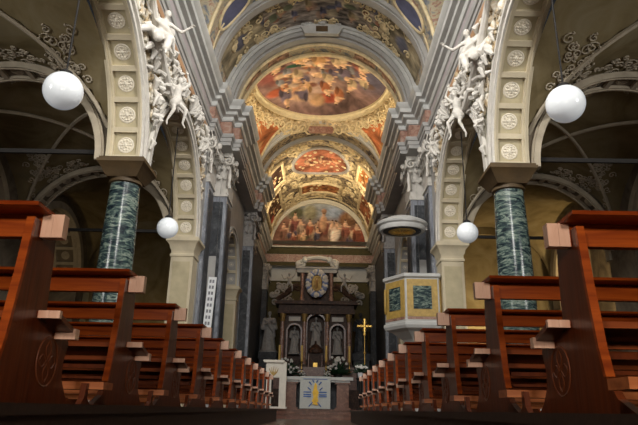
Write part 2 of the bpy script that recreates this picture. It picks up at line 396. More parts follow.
# nave walls above the arches
def arch_wall(m, xa, xb, segs, y0, y1, z0, z1):
    """wall between xa and xb (thickness), segs = [(yc, R)] arches; below-arch space open, solid pieces between start at z0"""
    ys = [(y0, z0)]; cur = []
    pts = [(y0, z0)]
    for yc, R in segs:
        pts.append((yc - R, z0))
        for i in range(1, 32):
            a = PI - PI * i / 32; pts.append((yc + R * cos(a), z0 + R * sin(a)))
        pts.append((yc + R, z0))
    pts.append((y1, z0))
    n = len(pts); vs = []
    for x in (xa, xb):
        for y, z in pts: vs += [(x, y, z), (x, y, z1)]
    fs = []
    for i in range(n - 1):
        a = 2 * i; fs.append((a, a + 2, a + 3, a + 1)); b = 2 * n + a; fs.append((b, b + 1, b + 3, b + 2)); fs.append((a, b, b + 2, a + 2))
    return m.add(vs, fs)
for sg in (-1, 1):
    nm = 'wall_left' if sg < 0 else 'wall_right'
    m = M(); arch_wall(m, sg * 3.68, sg * 4.32, [(2.75, RA + .1), (8.6, RA + .1), (14.45, RA + .1)], -3.95, 17.4, SPR, ENT0)
    struct(m, nm, SPAN, smooth=False)
    m = M(); arch_wall(m, sg * 3.42, sg * 3.92, [(22.7, 1.8)], 19.3, 25.6, SPR, ENT0); m.box(sg * 3.68, sg * 4.32, 17.75, 19.3, .02, ENT0); m.box(sg * 3.42, sg * 4.1, 19.3, 20.9, .02, SPR); m.box(sg * 3.42, sg * 3.92, 24.5, 25.6, .02, SPR); m.box(sg * 3.68, sg * 4.32, 17.3, 17.76, SPR, ENT0)
    struct(m, nm, GREY, smooth=False)
    m = M().box(sg * 3.5, sg * 4.1, 25.6, 37.4, .02, ENT0); struct(m, nm, DKM, smooth=False)
    # clerestory walls above the entablature
    m = M().box(sg * 3.95, sg * 4.3, -3.95, 19.2, ENT0, 14.3); struct(m, nm, AISV, smooth=False)
    m = M().box(sg * 3.62, sg * 4.1, 19.25, 37.4, ENT0, 13.8); struct(m, nm, CHV, smooth=False)

# ------------------------------------------------------------------ columns and piers
def make_column(label):
    t = thing('arcade_column', label, 'column', group='green marble columns')
    M().rev([(.33, FZ + .45), (.345, 1.5), (.335, 3.0), (.295, 4.36), (.295, 4.38)], n=40).build('shaft', GRN, t)
    M().rev([(.30, 4.36), (.335, 4.38), (.335, 4.43), (.305, 4.45), (.305, 4.5)], n=32).build('collar', BRWN, t)
    M().prism([(-.33, 4.47), (.33, 4.47), (.36, 4.55), (.47, 4.70), (.47, 4.85), (-.47, 4.85), (-.47, 4.70), (-.36, 4.55)], 'y', -.0, .0) 
    a = M(); rings = [(.31, 4.47), (.36, 4.55), (.45, 4.70), (.49, 4.74), (.49, 4.80), (.46, 4.81), (.46, SPR)]
    a.rev([(r * sqrt(2), z) for r, z in rings], n=4, rot=PI / 4); a.build('capital', BRWN, t, ang=15)
    M().rev([(.52, FZ), (.52, FZ + .2)], n=4, rot=PI / 4).rev([(.43, FZ + .2), (.46, FZ + .26), (.43, FZ + .32), (.38, FZ + .36), (.40, FZ + .42), (.34, FZ + .46)], n=32).build('base', GREY, t)
    return t
col = make_column('green marble column with brown capital on the left of the nave'); col.location = (-4, 11.53, 0)
dup(col, (4, 11.53, 0), PI, 'green marble column with brown capital on the right of the nave')
def pier(label, loc, wx, wy, z0):
    t = thing('arcade_pier', label, 'pier', loc, group='plaster arcade piers')
    M().box(-wx, wx, -wy, wy, z0, 4.40).box(-wx - .06, wx + .06, -wy - .06, wy + .06, z0, z0 + .5).build('shaft', PLAS, t, smooth=False)
    M().box(-wx + .08, wx - .08, -wy - .025, -wy, z0 + .7, 4.1).build('panel', PLAS_D, t, smooth=False)
    m = M(); d = [(.004, 4.25), (.03, 4.27), (.03, 4.33), (.006, 4.35), (.006, 4.45), (.04, 4.5), (.06, 4.6), (.12, 4.68), (.16, 4.72), (.16, 4.80), (.12, 4.81), (.12, SPR)]
    m.sweep([(-a, z) for a, z in d], [(-wx, -wy), (wx, -wy), (wx, wy), (-wx, wy)][::1], closed=True)
    m.box(-wx + .02, wx - .02, -wy + .02, wy - .02, 4.36, SPR + .0); m.build('capital', PLAS, t)
    return t
for sg in (-1, 1): struct(M().box(sg * 3.95, sg * 4.3, 5.3, 5.98, FZ, SPR), 'wall_left' if sg < 0 else 'wall_right', PLAS, smooth=False)
for sg in (-1, 1):
    pier('beige plaster pier with moulded capital at the far end of the %s arcade' % sides[sg], (sg * 4.02, 17.4, 0), .33, .33, FZ)
    pier('narrow beige pier in the chancel beyond the grey pilaster on the %s' % sides[sg], (sg * 3.66, 24.65, 0), .26, .2, .02)
    pier('narrow beige pier behind the crossing pilaster on the %s' % sides[sg], (sg * 3.66, 20.72, 0), .26, .2, .02)

# ------------------------------------------------------------------ entablature
LP = [(-3.68, -3.95), (-3.68, 17.5), (-3.5, 17.5), (-3.5, 18.6), (-3.12, 18.6), (-3.12, 19.05), (-2.88, 19.05), (-2.88, 20.7), (-3.0, 20.7), (-3.0, 25.35), (-2.86, 25.35), (-2.86, 25.7), (-2.70, 25.7), (-2.70, 27.3), (-3.5, 27.3), (-3.5, 36.95)]
RP = [(-x, y) for x, y in reversed(LP)]
BP = [(3.5, 36.95), (-3.5, 36.95)]
arc = [(-.6, ENT0), (.05, ENT0), (.05, ENT0 + .12), (.08, ENT0 + .13), (.08, ENT0 + .26), (.12, ENT0 + .28), (.15, ENT0 + .36), (.15, ENT1), (.02, ENT1)]
fri = [(.02, ENT1), (.02, ENT2)]
cor = [(.02, ENT2), (.07, ENT2 + .02), (.10, ENT2 + .10), (.10, ENT2 + .16), (.22, ENT2 + .20), (.24, ENT2 + .30), (.36, ENT2 + .33), (.37, ENT2 + .46), (.44, ENT2 + .52), (.48, ENT2 + .60), (.48, ENT3), (-.9, ENT3)]
k = 5
for path, rev in ((LP, 1), (RP, 1), (BP[::1], 1)):
    for prof, mt in ((arc, GREY), (fri, SALM), (cor, GREY_L)):
        if path is BP: prof = [(min(d, .25), z - .22) for d, z in prof]
        s = -1
        struct(M().sweep([(s * d, z) for d, z in prof], path), 'trim_%d' % k, mt, ang=25); k += 1

for sg in (-1, 1):
    struct(M().box(sg * 3.6, sg * 3.68, -3.95, 17.45, ENT0 - .2, ENT0 - .01), 'trim_20', plain('marble_orange', (.42, .24, .13), .4, var=.25, sc=3), smooth=False)
    struct(M().box(sg * 3.655, sg * 3.665, -3.95, 17.45, ENT1, ENT2), 'trim_21', MAUVE, smooth=False)
# ------------------------------------------------------------------ pilasters with leafy capitals
def leaf(m, o, out, side, h, w, curl):
    """acanthus leaf: rises h, curls out"""
    o, out, side = Vector(o), Vector(out), Vector(side); up = Vector((0, 0, 1)); n = 7; vs = []
    for i in range(n + 1):
        u = i / n; z = h * sin(min(u, .8) / .8 * PI / 2) - h * .22 * max(0, u - .7) / .3; d = curl * u ** 2.6
        ww = w * (1 - .75 * u ** 3) * (1 + .18 * (-1) ** i)
        for q in (-1, -.4, .4, 1): vs.append(o + up * z + out * (d + .025 * (1 - abs(q)) + .0) + side * ww * q)
    fs = [(4 * i + q, 4 * i + q + 1, 4 * i + 5 + q, 4 * i + 4 + q) for i in range(n) for q in range(3)]
    b = len(vs); vs2 = [v - out * .03 for v in vs]
    m.add(vs + vs2, fs + [tuple(b + i for i in reversed(f)) for f in fs])
def spiral(c, e1, e2, r, turns=1.6, n=22, dirn=1, a0=0):
    c, e1, e2 = Vector(c), Vector(e1), Vector(e2); out = []
    for i in range(n + 1):
        u = i / n; a = a0 + dirn * turns * 2 * PI * u; rr = r * (1 - u * .85); out.append(c + e1 * rr * cos(a) + e2 * rr * sin(a))
    return out
def capital(parent, x0, x1, y0, y1, z0, z1, mat, faces):
    m = M(); H = z1 - z0; cx, cy = (x0 + x1) / 2, (y0 + y1) / 2
    m.box(x0 + .02, x1 - .02, y0 + .02, y1 - .02, z0, z1 - .12); m.box(x0 - .12, x1 + .12, y0 - .12, y1 + .12, z1 - .13, z1)
    m.box(x0 - .04, x1 + .04, y0 - .04, y1 + .04, z0, z0 + .07)
    for (ox, oy) in faces:
        if oy: a, b, side, base = x0, x1, (1, 0, 0), (y0 if oy < 0 else y1)
        else: a, b, side, base = y0, y1, (0, 1, 0), (x0 if ox < 0 else x1)
        def P(s, z, d=0): return (s, base + oy * d, z) if oy else (base + ox * d, s, z)
        for row, (zz, hh, cu) in enumerate(((z0 + .06, H * .42, .17), (z0 + .06 + H * .16, H * .5, .22))):
            n = 3 if row == 0 else 4
            for i in range(n):
                s = a + (b - a) * ((i + .5) / n if row == 0 else i / (n - 1)); leaf(m, P(s, zz, 0), (ox, oy, 0), side, hh, (b - a) / n * .62, cu)
        for s, dd in ((a + .02, 1), (b - .02, -1)):
            m.tube(spiral(P(s, z1 - .30, .13), side, (0, 0, 1), .17, 1.6, 20, dd, PI / 2), [.045 * (1 - .5 * i / 20) for i in range(21)], 5)
            m.tube(spiral(P(s + dd * (b - a) * .3, z1 - .28, .1), side, (0, 0, 1), .11, 1.4, 14, -dd, PI / 2), .03, 5)
        m.blob(P((a + b) / 2, z1 - .12, .14), (.11, .11, .12))
    return m.build('capital', mat, parent)
def pilaster(label, x0, x1, y0, y1, zb, faces, mat=PILM, pmat=DKM, capm=STUC, group=None, cz0=7.0):
    t = thing('pilaster', label, 'pilaster', ((x0 + x1) / 2, (y0 + y1) / 2, 0), group=group)
    ox, oy = (x0 + x1) / 2, (y0 + y1) / 2; a, b, c, d = x0 - ox, x1 - ox, y0 - oy, y1 - oy
    M().box(a, b, c, d, zb + .9, cz0).build('shaft', mat, t, smooth=False)
    M().box(a - .06, b + .06, c - .06, d + .06, zb, zb + .75).box(a - .1, b + .1, c - .1, d + .1, zb + .75, zb + .9).build('pedestal', GREY, t, smooth=False)
    p = M()
    if b - a > .45: p.box(a + .12, b - .12, c - .02, c, zb + 1.1, cz0 - .2)
    p.box((b if x0 < 0 else a) - .0, (b + .02 if x0 < 0 else a - .02), c + .15, d - .15, zb + 1.1, cz0 - .2)
    p.build('panel', pmat, t, smooth=False)
    capital(t, a, b, c, d, cz0, ENT0, capm, faces)
    return t
for sg in (-1, 1):
    def bx(x0, x1): return (x0, x1) if sg < 0 else (-x1, -x0)
    s_in = 1 if sg < 0 else -1; gp = 'tall grey marble pilasters'
    pilaster('tall grey marble pilaster with leafy capital at the corner of the chancel, %s side' % sides[sg], *bx(-3.80, -3.20), 19.35, 20.45, .02, [(0, -1), (s_in, 0)], group=gp)
    pilaster('narrow grey marble pilaster beside the beige pier, %s side of the nave' % sides[sg], *bx(-3.95, -3.58), 17.95, 18.9, FZ, [(0, -1), (s_in, 0)], group=gp)
    pilaster('far grey marble pilaster with leafy capital inside the chancel, %s side' % sides[sg], *bx(-3.55, -2.98), 25.9, 27.1, .02, [(0, -1), (s_in, 0)], mat=PILM, group=gp, capm=STUC_G)
    pilaster('dark pilaster against the end wall behind the high altar, %s side' % sides[sg], *bx(-3.55, -3.2), 36.0, 37.0, .02, [(0, -1), (s_in, 0)], mat=DKM, group=gp, capm=STUC_G)

# ------------------------------------------------------------------ nave vault, crossing arch
RV = 3.55; ZV = ENT3
def zb(x, r=RV): return ZV + sqrt(max(0, r * r - x * x))
bays = [(-.9 , 2.9), (5.0, 2.9), (10.9, 2.9)]
def nave_z(x, y):
    z = zb(x) * 1.0 + .0
    for yc, r in ((1.0, 2.6), (6.9, 2.6), (12.8, 2.6)):
        q = r * r - (y - yc) ** 2
        if q > 0: z = max(z, ZV + sqrt(q) * 1.0)
    return z
m = M(); xs = [RV * -cos(PI * i / 48) for i in range(49)]; ys = [-3.95 + i * .2 for i in range(104)] + [16.85]
vs = [(x, y, nave_z(x, y)) for y in ys for x in xs]; nx = len(xs)
# carry the sides out to the wall so that no gap is left above the cornice
fs = [(j * nx + i, j * nx + i + 1, (j + 1) * nx + i + 1, (j + 1) * nx + i) for j in range(len(ys) - 1) for i in range(nx - 1)]
m.add(vs, fs)
for sx in (-1, 1):
    r0 = [(sx * RV, y, nave_z(RV, y)) for y in ys]; r1 = [(sx * 4.2, y, nave_z(RV, y)) for y in ys]
    m.add(r0 + r1, [(i, i + 1, len(ys) + i + 1, len(ys) + i) for i in range(len(ys) - 1)])
struct(m, 'ceiling', NAVEV, ang=60)
def xring(r0, r1, y0, y1, zc=ZV, n=64, m=None):
    m = m or M(); q = M(); ring(q, r0, r1, y0, y1, 0, 0, n)
    m.add([(y, x, z + zc) for x, y, z in q.v], [tuple(reversed(f)) for f in q.f]); return m
t = thing('transverse_rib', 'plain grey transverse rib crossing the painted nave vault', 'rib', (0, 16.7, 0))
M().merge(xring(RV - .14, RV + .1, -.25, .25)).merge(xring(RV - .18, RV + .1, -.14, .14)).build('rib', GREY, t)
# painted band between rib and chancel arch
struct(xring(RV, RV + .05, 16.9, 18.75), 'ceiling', NAVEV)
t = thing('chancel_arch', 'wide grey moulded arch framing the painted chancel vault, cartouche at its top', 'arch', (0, 18.75, 0))
a = M(); a.merge(xring(3.42, 3.62, -.15, .1)).merge(xring(3.30, 3.44, -.08, .15)); a.build('outer_moulding', GREY_L, t)
a = M(); a.merge(xring(3.16, 3.32, .0, .3)).merge(xring(3.08, 3.2, .12, .45)); a.build('inner_moulding', GREY, t)
a = M(); a.merge(xring(3.12, 3.6, .4, 1.25)); a.build('painted_soffit', NAVEV, t)
a = M(); a.merge(xring(3.02, 3.2, 1.15, 1.3)).merge(xring(3.02, 3.16, .5, .6)); a.build('gilt_bead', STUC_Y, t)
for sx in (-1, 1):                                   # painted panels between mouldings
    for q in (0, 1):
        P = Paint(24, 10, (.42, .24, .16), .5, 6); P.fig(.5, .4, .8, (.5, .2, .08), asp=2)
        a0 = PI / 2 - sx * (.42 + .42 * q); a1 = a0 - sx * .30
        fresco('painted_panel', P, lambda u, v, a0=a0, a1=a1: (3.10 * cos(a0 + (a1 - a0) * u), .68 + .4 * v, ZV + 3.10 * sin(a0 + (a1 - a0) * u)), t)
cz = ZV + 3.3
c = M(); c.prism([(-.62, cz - .28), (.62, cz - .28), (.78, cz), (.5, cz + .12), (-.5, cz + .12), (-.78, cz)], 'y', -.22, -.05)
for sx in (-1, 1): c.tube(spiral((sx * .62, -.2, cz + .25), (1, 0, 0), (0, 0, 1), .2, 1.5, 18, sx), .05, 6)
c.blob((0, -.22, cz + .30), (.2, .14, .24)); c.tube([(-.5, -.2, cz + .2), (0, -.25, cz + .42), (.5, -.2, cz + .2)], .06, 6)
c.build('cartouche', GREY_L, t); M().box(-.22, .22, -.25, -.21, cz - .2, cz + .02).build('inscription_panel', BRWN, t, smooth=False)
# solid above the arch
def halfwall(m, r, y, ztop, xw, thick):
    n = 40; vs = []
    for i in range(n + 1):
        a = PI * i / n; x = r * cos(a); z = ZV + r * sin(a); 
        vs += [(x, y, z), (x * (xw / r), y, ztop), (x, y + thick, z), (x * (xw / r), y + thick, ztop)]
    fs = []
    for i in range(n):
        b = 4 * i; fs += [(b, b + 4, b + 5, b + 1), (b + 2, b + 3, b + 7, b + 6), (b, b + 2, b + 6, b + 4)]
    return m.add(vs, fs)
struct(halfwall(M(), 3.58, 18.8, 14.4, 4.2, .3), 'wall_front', NAVEV)

# decoration of the nave vault: blue ovals framed in gold beside the lunettes, gilt strips
for sx in (-1, 1):
    a0 = math.acos(.80)
    def S(a, y, d=0, sx=sx): return Vector((sx * (RV - d) * cos(a), y, ZV + (RV - d) * sin(a)))
    t = thing('painted_oval', 'blue painted oval in a gilt frame on the nave vault, %s side' % sides[sx if sx > 0 else -1], 'painted oval', (0, 0, 0), group='blue ovals on the nave vault')
    ac, yc = .62, 16.0
    m = M(); m.grid(lambda u, v: S(ac + .21 * v * sin(2 * PI * u), yc + .42 * v * cos(2 * PI * u), .03), 32, 4); m.build('painting', OVB, t)
    m = M(); m.tube([S(ac + .22 * sin(2 * PI * u / 32), yc + .44 * cos(2 * PI * u / 32), .03) for u in range(32)], .05, 6, closed=True); m.build('frame', STUC_Y, t)
    t = tag(M().tube([S(.02 + .9 * u, 15.35 + .9 * (1 - u) * u - .9 * u, .03) for u in [i / 16 for i in range(17)]], .07, 6).tube([S(.05 + .42 * u, 16.35 - .28 * sin(PI * u * .5), .03) for u in [i / 12 for i in range(13)]], .03, 6).tube([S(.9 - .0 * u, 15.4 + 1.0 * u, .03) for u in [i / 12 for i in range(13)]], .03, 6).build('gilt_moulding', STUC_Y), 'thin gilt mouldings around the blue oval on the vault, %s side' % sides[sx], 'moulding')
    Pp = Paint(30, 40, (.38, .32, .20), .4, 8)
    Pp.ell(.5, .3, .26, .10, (.16, .17, .26)); Pp.ell(.4, .62, .2, .08, (.18, .18, .27)); Pp.ell(.6, .85, .3, .1, (.34, .2, .14))
    fresco('ceiling', Pp, lambda u, v, S=S: S(.30 + 1.1 * v, 17.02 + 1.65 * u, .02), kind='structure')
P = Paint(110, 40, (.34, .29, .25), .5, 22)
for k in range(26):
    P.ell(random.random(), random.random(), .03 + .03 * random.random(), .07 + .1 * random.random(), random.choice([(.42, .19, .12), (.16, .17, .28), (.5, .42, .28), (.2, .24, .15), (.45, .3, .22)]))
for k in range(7): P.fig(.15 + .12 * k, .3 + .25 * (k % 2), .45, random.choice([(.45, .16, .08), (.2, .2, .33), (.45, .34, .18)]), asp=3)
fresco('ceiling', P, lambda u, v: (-(RV - .03) * cos(.95 + (PI - 1.9) * u), 16.98 + 1.7 * v, ZV + (RV - .03) * sin(.95 + (PI - 1.9) * u)), kind='structure')

# ------------------------------------------------------------------ chancel bay A: pendentives, ring, painted dome
YA = 23.05; RS = 4.5
def sph(x, y, d=0):
    r2 = x * x + (y - YA) ** 2; z = sqrt(max(0, (RS - d) ** 2 - r2)); return Vector((x, y, ZV + z))
RR = 3.02
for sx in (-1, 1):
    for sy in (-1, 1):
        def F(u, v, sx=sx, sy=sy):
            a = u * PI / 2; rin = RR; rout = min(3.38 / max(cos(a), 1e-6), 3.18 / max(sin(a), 1e-6)); rr = rin + (rout - rin) * v
            return sph(sx * rr * cos(a), YA + sy * rr * sin(a))
        m = M().grid(F, 32, 12); struct(m, 'ceiling', CHV)
zr = sph(RR, YA).z
m = M(); prof = [(RR + .22, zr - .32), (RR + .16, zr - .22), (RR + .16, zr - .1), (RR + .02, zr - .05), (RR - .02, zr + .06), (RR - .12, zr + .12), (RR - .14, zr + .25)]
n = 72; vs = [(r * cos(2 * PI * k / n), YA + r * sin(2 * PI * k / n), z) for r, z in prof for k in range(n)]
m.add(vs, [(i * n + k, i * n + (k + 1) % n, (i + 1) * n + (k + 1) % n, (i + 1) * n + k) for i in range(len(prof) - 1) for k in range(n)])
tag(m.build('dome_ring', plain('stucco_cream', (.78, .68, .44), .5, var=.12)), 'cream and gilt moulded ring around the large painted dome over the chancel', 'moulded ring')
P = Paint(220, 220, (.30, .17, .15), .4, 9)           # x: left-right, y: near (0) - far (1)
P.ell(.40, .70, .34, .22, (.58, .38, .30), soft=.7); P.ell(.7, .35, .3, .2, (.26, .12, .12), soft=.7); P.ell(.12, .42, .16, .22, (.38, .10, .08), soft=.5); P.ell(.88, .45, .18, .3, (.17, .15, .23), soft=.6)
P.ell(.3, .68, .14, .1, (.62, .30, .14), soft=.5)
for (x, y, rx, ry, c) in [(.28, .40, .07, .035, (.03, .16, .09)), (.36, .42, .04, .03, (.04, .20, .10)), (.20, .52, .08, .06, (.62, .42, .25)), (.66, .48, .07, .05, (.10, .14, .28)), (.14, .70, .10, .06, (.60, .12, .04)), (.55, .82, .12, .06, (.60, .10, .04)),
                          (.46, .84, .08, .08, (.60, .34, .16)), (.35, .80, .12, .06, (.58, .36, .22)), (.50, .56, .09, .05, (.64, .38, .20)), (.74, .30, .10, .06, (.16, .08, .07)), (.85, .6, .08, .05, (.28, .16, .12))]:
    P.ell(x, y, rx, ry, c, soft=.4)
for k in range(44):
    x = .16 + .68 * random.random(); y = .18 + .66 * random.random(); P.ell(x + random.uniform(-.04, .04), y - .03, .06, .035, random.choice([(.16, .08, .06), (.22, .14, .18), (.52, .36, .26), (.34, .13, .08)]), soft=.5); P.fig(x, y, (.13 + .12 * random.random()) * random.choice((1, 1, -1)), random.choice([(.66, .36, .14), (.60, .20, .07), (.24, .18, .26), (.64, .46, .26), (.46, .13, .08), (.30, .30, .33)]), (.74, .44, .24), lean=random.uniform(-1, 1))
for (x, y, h, c) in [(.47, .34, .26, (.66, .34, .12)), (.36, .28, .17, (.66, .42, .16)), (.60, .36, .18, (.62, .44, .24)), (.52, .70, .18, (.60, .18, .06)), (.42, .5, .16, (.55, .34, .25)), (.25, .25, .14, (.60, .26, .08))]: P.fig(x, y, h, c, (.80, .50, .28), lean=.4)
def dome(u, v):
    x, y = 2 * u - 1, 2 * v - 1; r = sqrt(x * x + y * y); mx = max(abs(x), abs(y)); s = mx / r if r > 1e-9 else 1
    x, y = x * s, y * s; r = mx; return ((RR - .1) * x, YA + (RR - .1) * y, zr + .2 + .75 * (1 - r * r))
class PP: pass
m = M()
for k in range(64):
    a = 2 * PI * k / 64; m.blob(((RR + .13) * cos(a), YA + (RR + .13) * sin(a), zr - .2), (.075, .075, .09), 7, 5)
for k in range(14):
    a = PI * (k + .5) / 14 ; c0 = Vector(((RR + .2) * cos(a), YA + (RR + .2) * sin(a), zr - .42)); e1 = Vector((-sin(a), cos(a), 0))
    for q in (-1, 1): m.tube(spiral(c0 + e1 * q * .2, e1, Vector((cos(a), sin(a), -.9)), .2, 1.3, 14, q), .05, 5)
m.tube([((RR + .13) * cos(2 * PI * k / 64), YA + (RR + .13) * sin(2 * PI * k / 64), zr - .2) for k in range(64)], .03, 5, closed=True)
m.tube([((RR + .2) * cos(PI * k / 48), YA + (RR + .2) * sin(PI * k / 48), zr - .42) for k in range(49)], .03, 5)
tag(m.build('gilt_beading', STUC_Y), 'gilt beads and small scrolls running under the edge of the painted dome', 'ornament')
# the painting is looked up where the round dome samples it
PG = Paint(200, 200, (1, 1, 1), 0); ig = np.zeros((200, 200, 3))
for j in range(200):
    for i in range(200):
        p = dome(i / 199, j / 199); uu = (p[0] / (RR - .1) + 1) / 2; vv = ((p[1] - YA) / (RR - .1) + 1) / 2
        ig[j, i] = P.a[min(219, int(vv * 219)), min(219, int(uu * 219))]
PG.a = ig; PG.n = PG.n * 0
fresco('ceiling', PG, dome, kind='structure')

# relief scrolls mapped on a surface
def scrolls(m, S, boxes, r, th_, dens, seed, n=16):
    rnd = random.Random(seed)
    for (u0, u1, v0, v1) in boxes:
        for k in range(dens):
            u, v = rnd.uniform(u0, u1), rnd.uniform(v0, v1); o = S(u, v); e = 1e-3
            e1 = (S(u + e, v) - o); e2 = (S(u, v + e) - o)
            if e1.length < 1e-9 or e2.length < 1e-9: continue
            e1.normalize(); e2.normalize(); rr = r * rnd.uniform(.5, 1.1); dr = rnd.choice((-1, 1)); a0 = rnd.uniform(0, 6.28)
            m.tube(spiral(o, e1, e2, rr, 1.3, n, dr, a0), [th_ * (1.1 - .5 * abs(2 * i / n - 1)) for i in range(n + 1)], 5)
            q = o + (e1 * cos(a0) + e2 * sin(a0)) * rr; m.blob(q, (th_ * 1.8,) * 3, 6, 4)
for i, (sx, sy) in enumerate(((-1, 1), (1, 1), (-1, -1), (1, -1))):
    def S(u, v, sx=sx, sy=sy):
        a = u * PI / 2; rout = min(3.38 / max(cos(a), 1e-6), 3.18 / max(sin(a), 1e-6)); rr = RR + .15 + (rout - RR - .15) * v; return sph(sx * rr * cos(a), YA + sy * rr * sin(a), .04)
    nm = ('far left', 'far right', 'near left', 'near right')[i]
    if sy > 0:
        m = M(); scrolls(m, S, [(.02, .40, .05, .95), (.60, .98, .05, .95)], .25, .055, 44, 11 + i)
        scrolls(m, S, [(.3, .7, .0, .3)], .2, .05, 26, 21 + i)
        ed = []
        tag(m.build('stucco_scrollwork', STUC_Y), 'gilt stucco scrollwork around the painted corner panel, %s corner of the dome' % nm, 'stucco ornament', 'gilt stucco scrollwork below the dome')
    P = Paint(40, 50, (.60, .17, .04), .35, 6)
    P.fig(.45, .35, .6, (.70, .22, .05), (.80, .42, .18)); P.fig(.7, .7, .35, (.72, .36, .12), (.82, .5, .25)); P.ell(.3, .8, .15, .1, (.40, .30, .35))
    t = thing('corner_fresco', 'orange painted corner panel with a seated figure below the dome, %s corner' % nm, 'painted panel', (0, 0, 0), group='corner panels below the dome')
    def SP(u, v, d, S=S): 
        w = (1 - v) ; uu = .42 + (u - .5) * (.52 * (1 - .6 * v)); o = S(uu, .10 + .78 * v); cdir = (Vector((0, YA, ZV)) - o).normalized(); return o + cdir * d
    fresco('painting', P, lambda u, v, SP=SP: SP(u, v, .03), t)
    fr = [SP(u, 0, .06) for u in np.linspace(0, 1, 9)] + [SP(1, v, .06) for v in np.linspace(0, 1, 9)[1:]] + [SP(u, 1, .06) for u in np.linspace(1, 0, 5)[1:]] + [SP(0, v, .06) for v in np.linspace(1, 0, 9)[1:-1]]
    M().tube(fr, .055, 6, closed=True).build('frame', STUC_Y, t)
m = M(); scrolls(m, lambda u, v: Vector((-(RV - .05) * cos(.5 + (PI - 1.0) * u), 17.05 + 1.55 * v, ZV + (RV - .05) * sin(.5 + (PI - 1.0) * u))), [(.0, .3, .05, .95), (.7, 1, .05, .95), (.0, 1, .9, 1.0), (0, 1, 0, .08)], .2, .03, 22, 71, 14)
m.tube([(-(RV - .05) * cos(.3 + (PI - .6) * u), 17.02, ZV + (RV - .05) * sin(.3 + (PI - .6) * u)) for u in np.linspace(0, 1, 50)], .03, 5)
tag(m.build('stucco_scrollwork', STUC_Y), 'thin gilt scrolls along the painted band of the nave vault before the chancel arch', 'stucco ornament')
# little cartouche on the ring
t = tag(M().prism([(-.55, zr - .72), (.55, zr - .72), (.62, zr - .55), (.55, zr - .38), (-.55, zr - .38), (-.62, zr - .55)], 'y', YA + 2.88, YA + 3.0).build('cartouche', SALM), 'small reddish cartouche under the far edge of the dome ring', 'cartouche')

# arch between the bays and the barrel vault of the sanctuary
t = thing('sanctuary_arch', 'second moulded arch inside the chancel between dome and barrel vault', 'arch', (0, 26.2, 0))
a = M(); a.merge(xring(3.18, 3.5, -.12, .12)).merge(xring(3.08, 3.22, .0, .2)); a.build('outer_moulding', GREY_L, t)
a = M(); a.merge(xring(3.14, 3.5, .15, 1.2)); a.build('soffit', CHVD, t)
a = M(); a.merge(xring(2.98, 3.16, 1.1, 1.3)); a.build('inner_moulding', GREY, t)
RB = 3.22
struct(xring(RB, RB + .1, 27.3, 37.05, n=64), 'ceiling', CHVD)
def SB(u, v, d=.03):                                  # u along the arc left->right, v depth
    a = PI * (1 - u); return Vector(((RB - d) * cos(a), 27.5 + 9.4 * v, ZV + (RB - d) * sin(a)))
m = M(); scrolls(m, SB, [(.06, .94, .02, .98)], .42, .075, 230, 5, 14)
for v in (.0, .5, .97): m.tube([SB(u, v) for u in np.linspace(0, 1, 40)], .06, 6)
o = tag(m.build('stucco_scrollwork', STUC_Y), 'dense cream stucco scrollwork covering the barrel vault above the high altar', 'stucco ornament')
def panel(label, name, u0, u1, v0, v1, P, oval=False, frm=STUC_Y, d=.10, group='frescoes of the sanctuary vault'):
    t = thing(name, label, 'fresco', (0, 0, 0), group=group); uc, vc, ru, rv = (u0 + u1) / 2, (v0 + v1) / 2, (u1 - u0) / 2, (v1 - v0) / 2
    if oval:
        def G(u, v):
            x, y = 2 * u - 1, 2 * v - 1; r = sqrt(x * x + y * y); mx = max(abs(x), abs(y)); s = mx / r if r > 1e-9 else 1; return SB(uc + ru * x * s, vc + rv * y * s, d)
        rim = [SB(uc + ru * 1.04 * cos(2 * PI * k / 40), vc + rv * 1.04 * sin(2 * PI * k / 40), d) for k in range(40)]
    else:
        def G(u, v): return SB(u0 + (u1 - u0) * u, v0 + (v1 - v0) * v, d)
        rim = [SB(u, v0, d) for u in np.linspace(u0, u1, 8)] + [SB(u1, v, d) for v in np.linspace(v0, v1, 8)[1:]] + [SB(u, v1, d) for u in np.linspace(u1, u0, 8)[1:]] + [SB(u0, v, d) for v in np.linspace(v1, v0, 8)[1:-1]]
    fresco('painting', P, G, t); M().tube(rim, .10, 7, closed=True).build('frame', frm, t); return t
P = Paint(90, 60, (.48, .15, .07), .4, 7)
for k in range(9): P.fig(.15 + .7 * random.random(), .25 + .5 * random.random(), .32, random.choice([(.66, .20, .06), (.60, .34, .18), (.34, .1, .06)]), (.74, .42, .22), asp=1.4)
panel('oval red fresco with small figures on the vault above the high altar', 'vault_fresco', .34, .66, .14, .50, P, True, STUC_G)
P = Paint(60, 24, (.52, .17, .04), .5, 10)
for k in range(5): P.fig(.1 + .2 * k, .5, .5, (.62, .24, .05), (.72, .36, .1), asp=2.5)
panel('long narrow orange fresco beyond the oval one on the vault', 'vault_fresco', .37, .63, .68, .84, P)
for sx in (0, 1):
    for (u0, u1, v0, v1, c, lab) in ((.12, .27, .16, .42, ((.10, .045, .03), (.70, .25, .04)), 'upper'), (.06, .22, .50, .84, ((.14, .06, .03), (.52, .16, .05)), 'lower')):
        P = Paint(40, 40, c[sx], .4, 6); P.fig(.5, .45, .6, tuple(q * 1.3 for q in c[sx]), (.55, .3, .15)); 
        if sx == 0: P.ell(.3, .85, .2, .15, (.5, .07, .03))
        if sx: u0, u1 = 1 - u1, 1 - u0
        panel('%s %s fresco panel on the %s haunch of the sanctuary vault' % (lab, ('dark brown', 'orange')[sx], ('left', 'right')[sx]), 'vault_fresco', u0, u1, v0, v1, P)

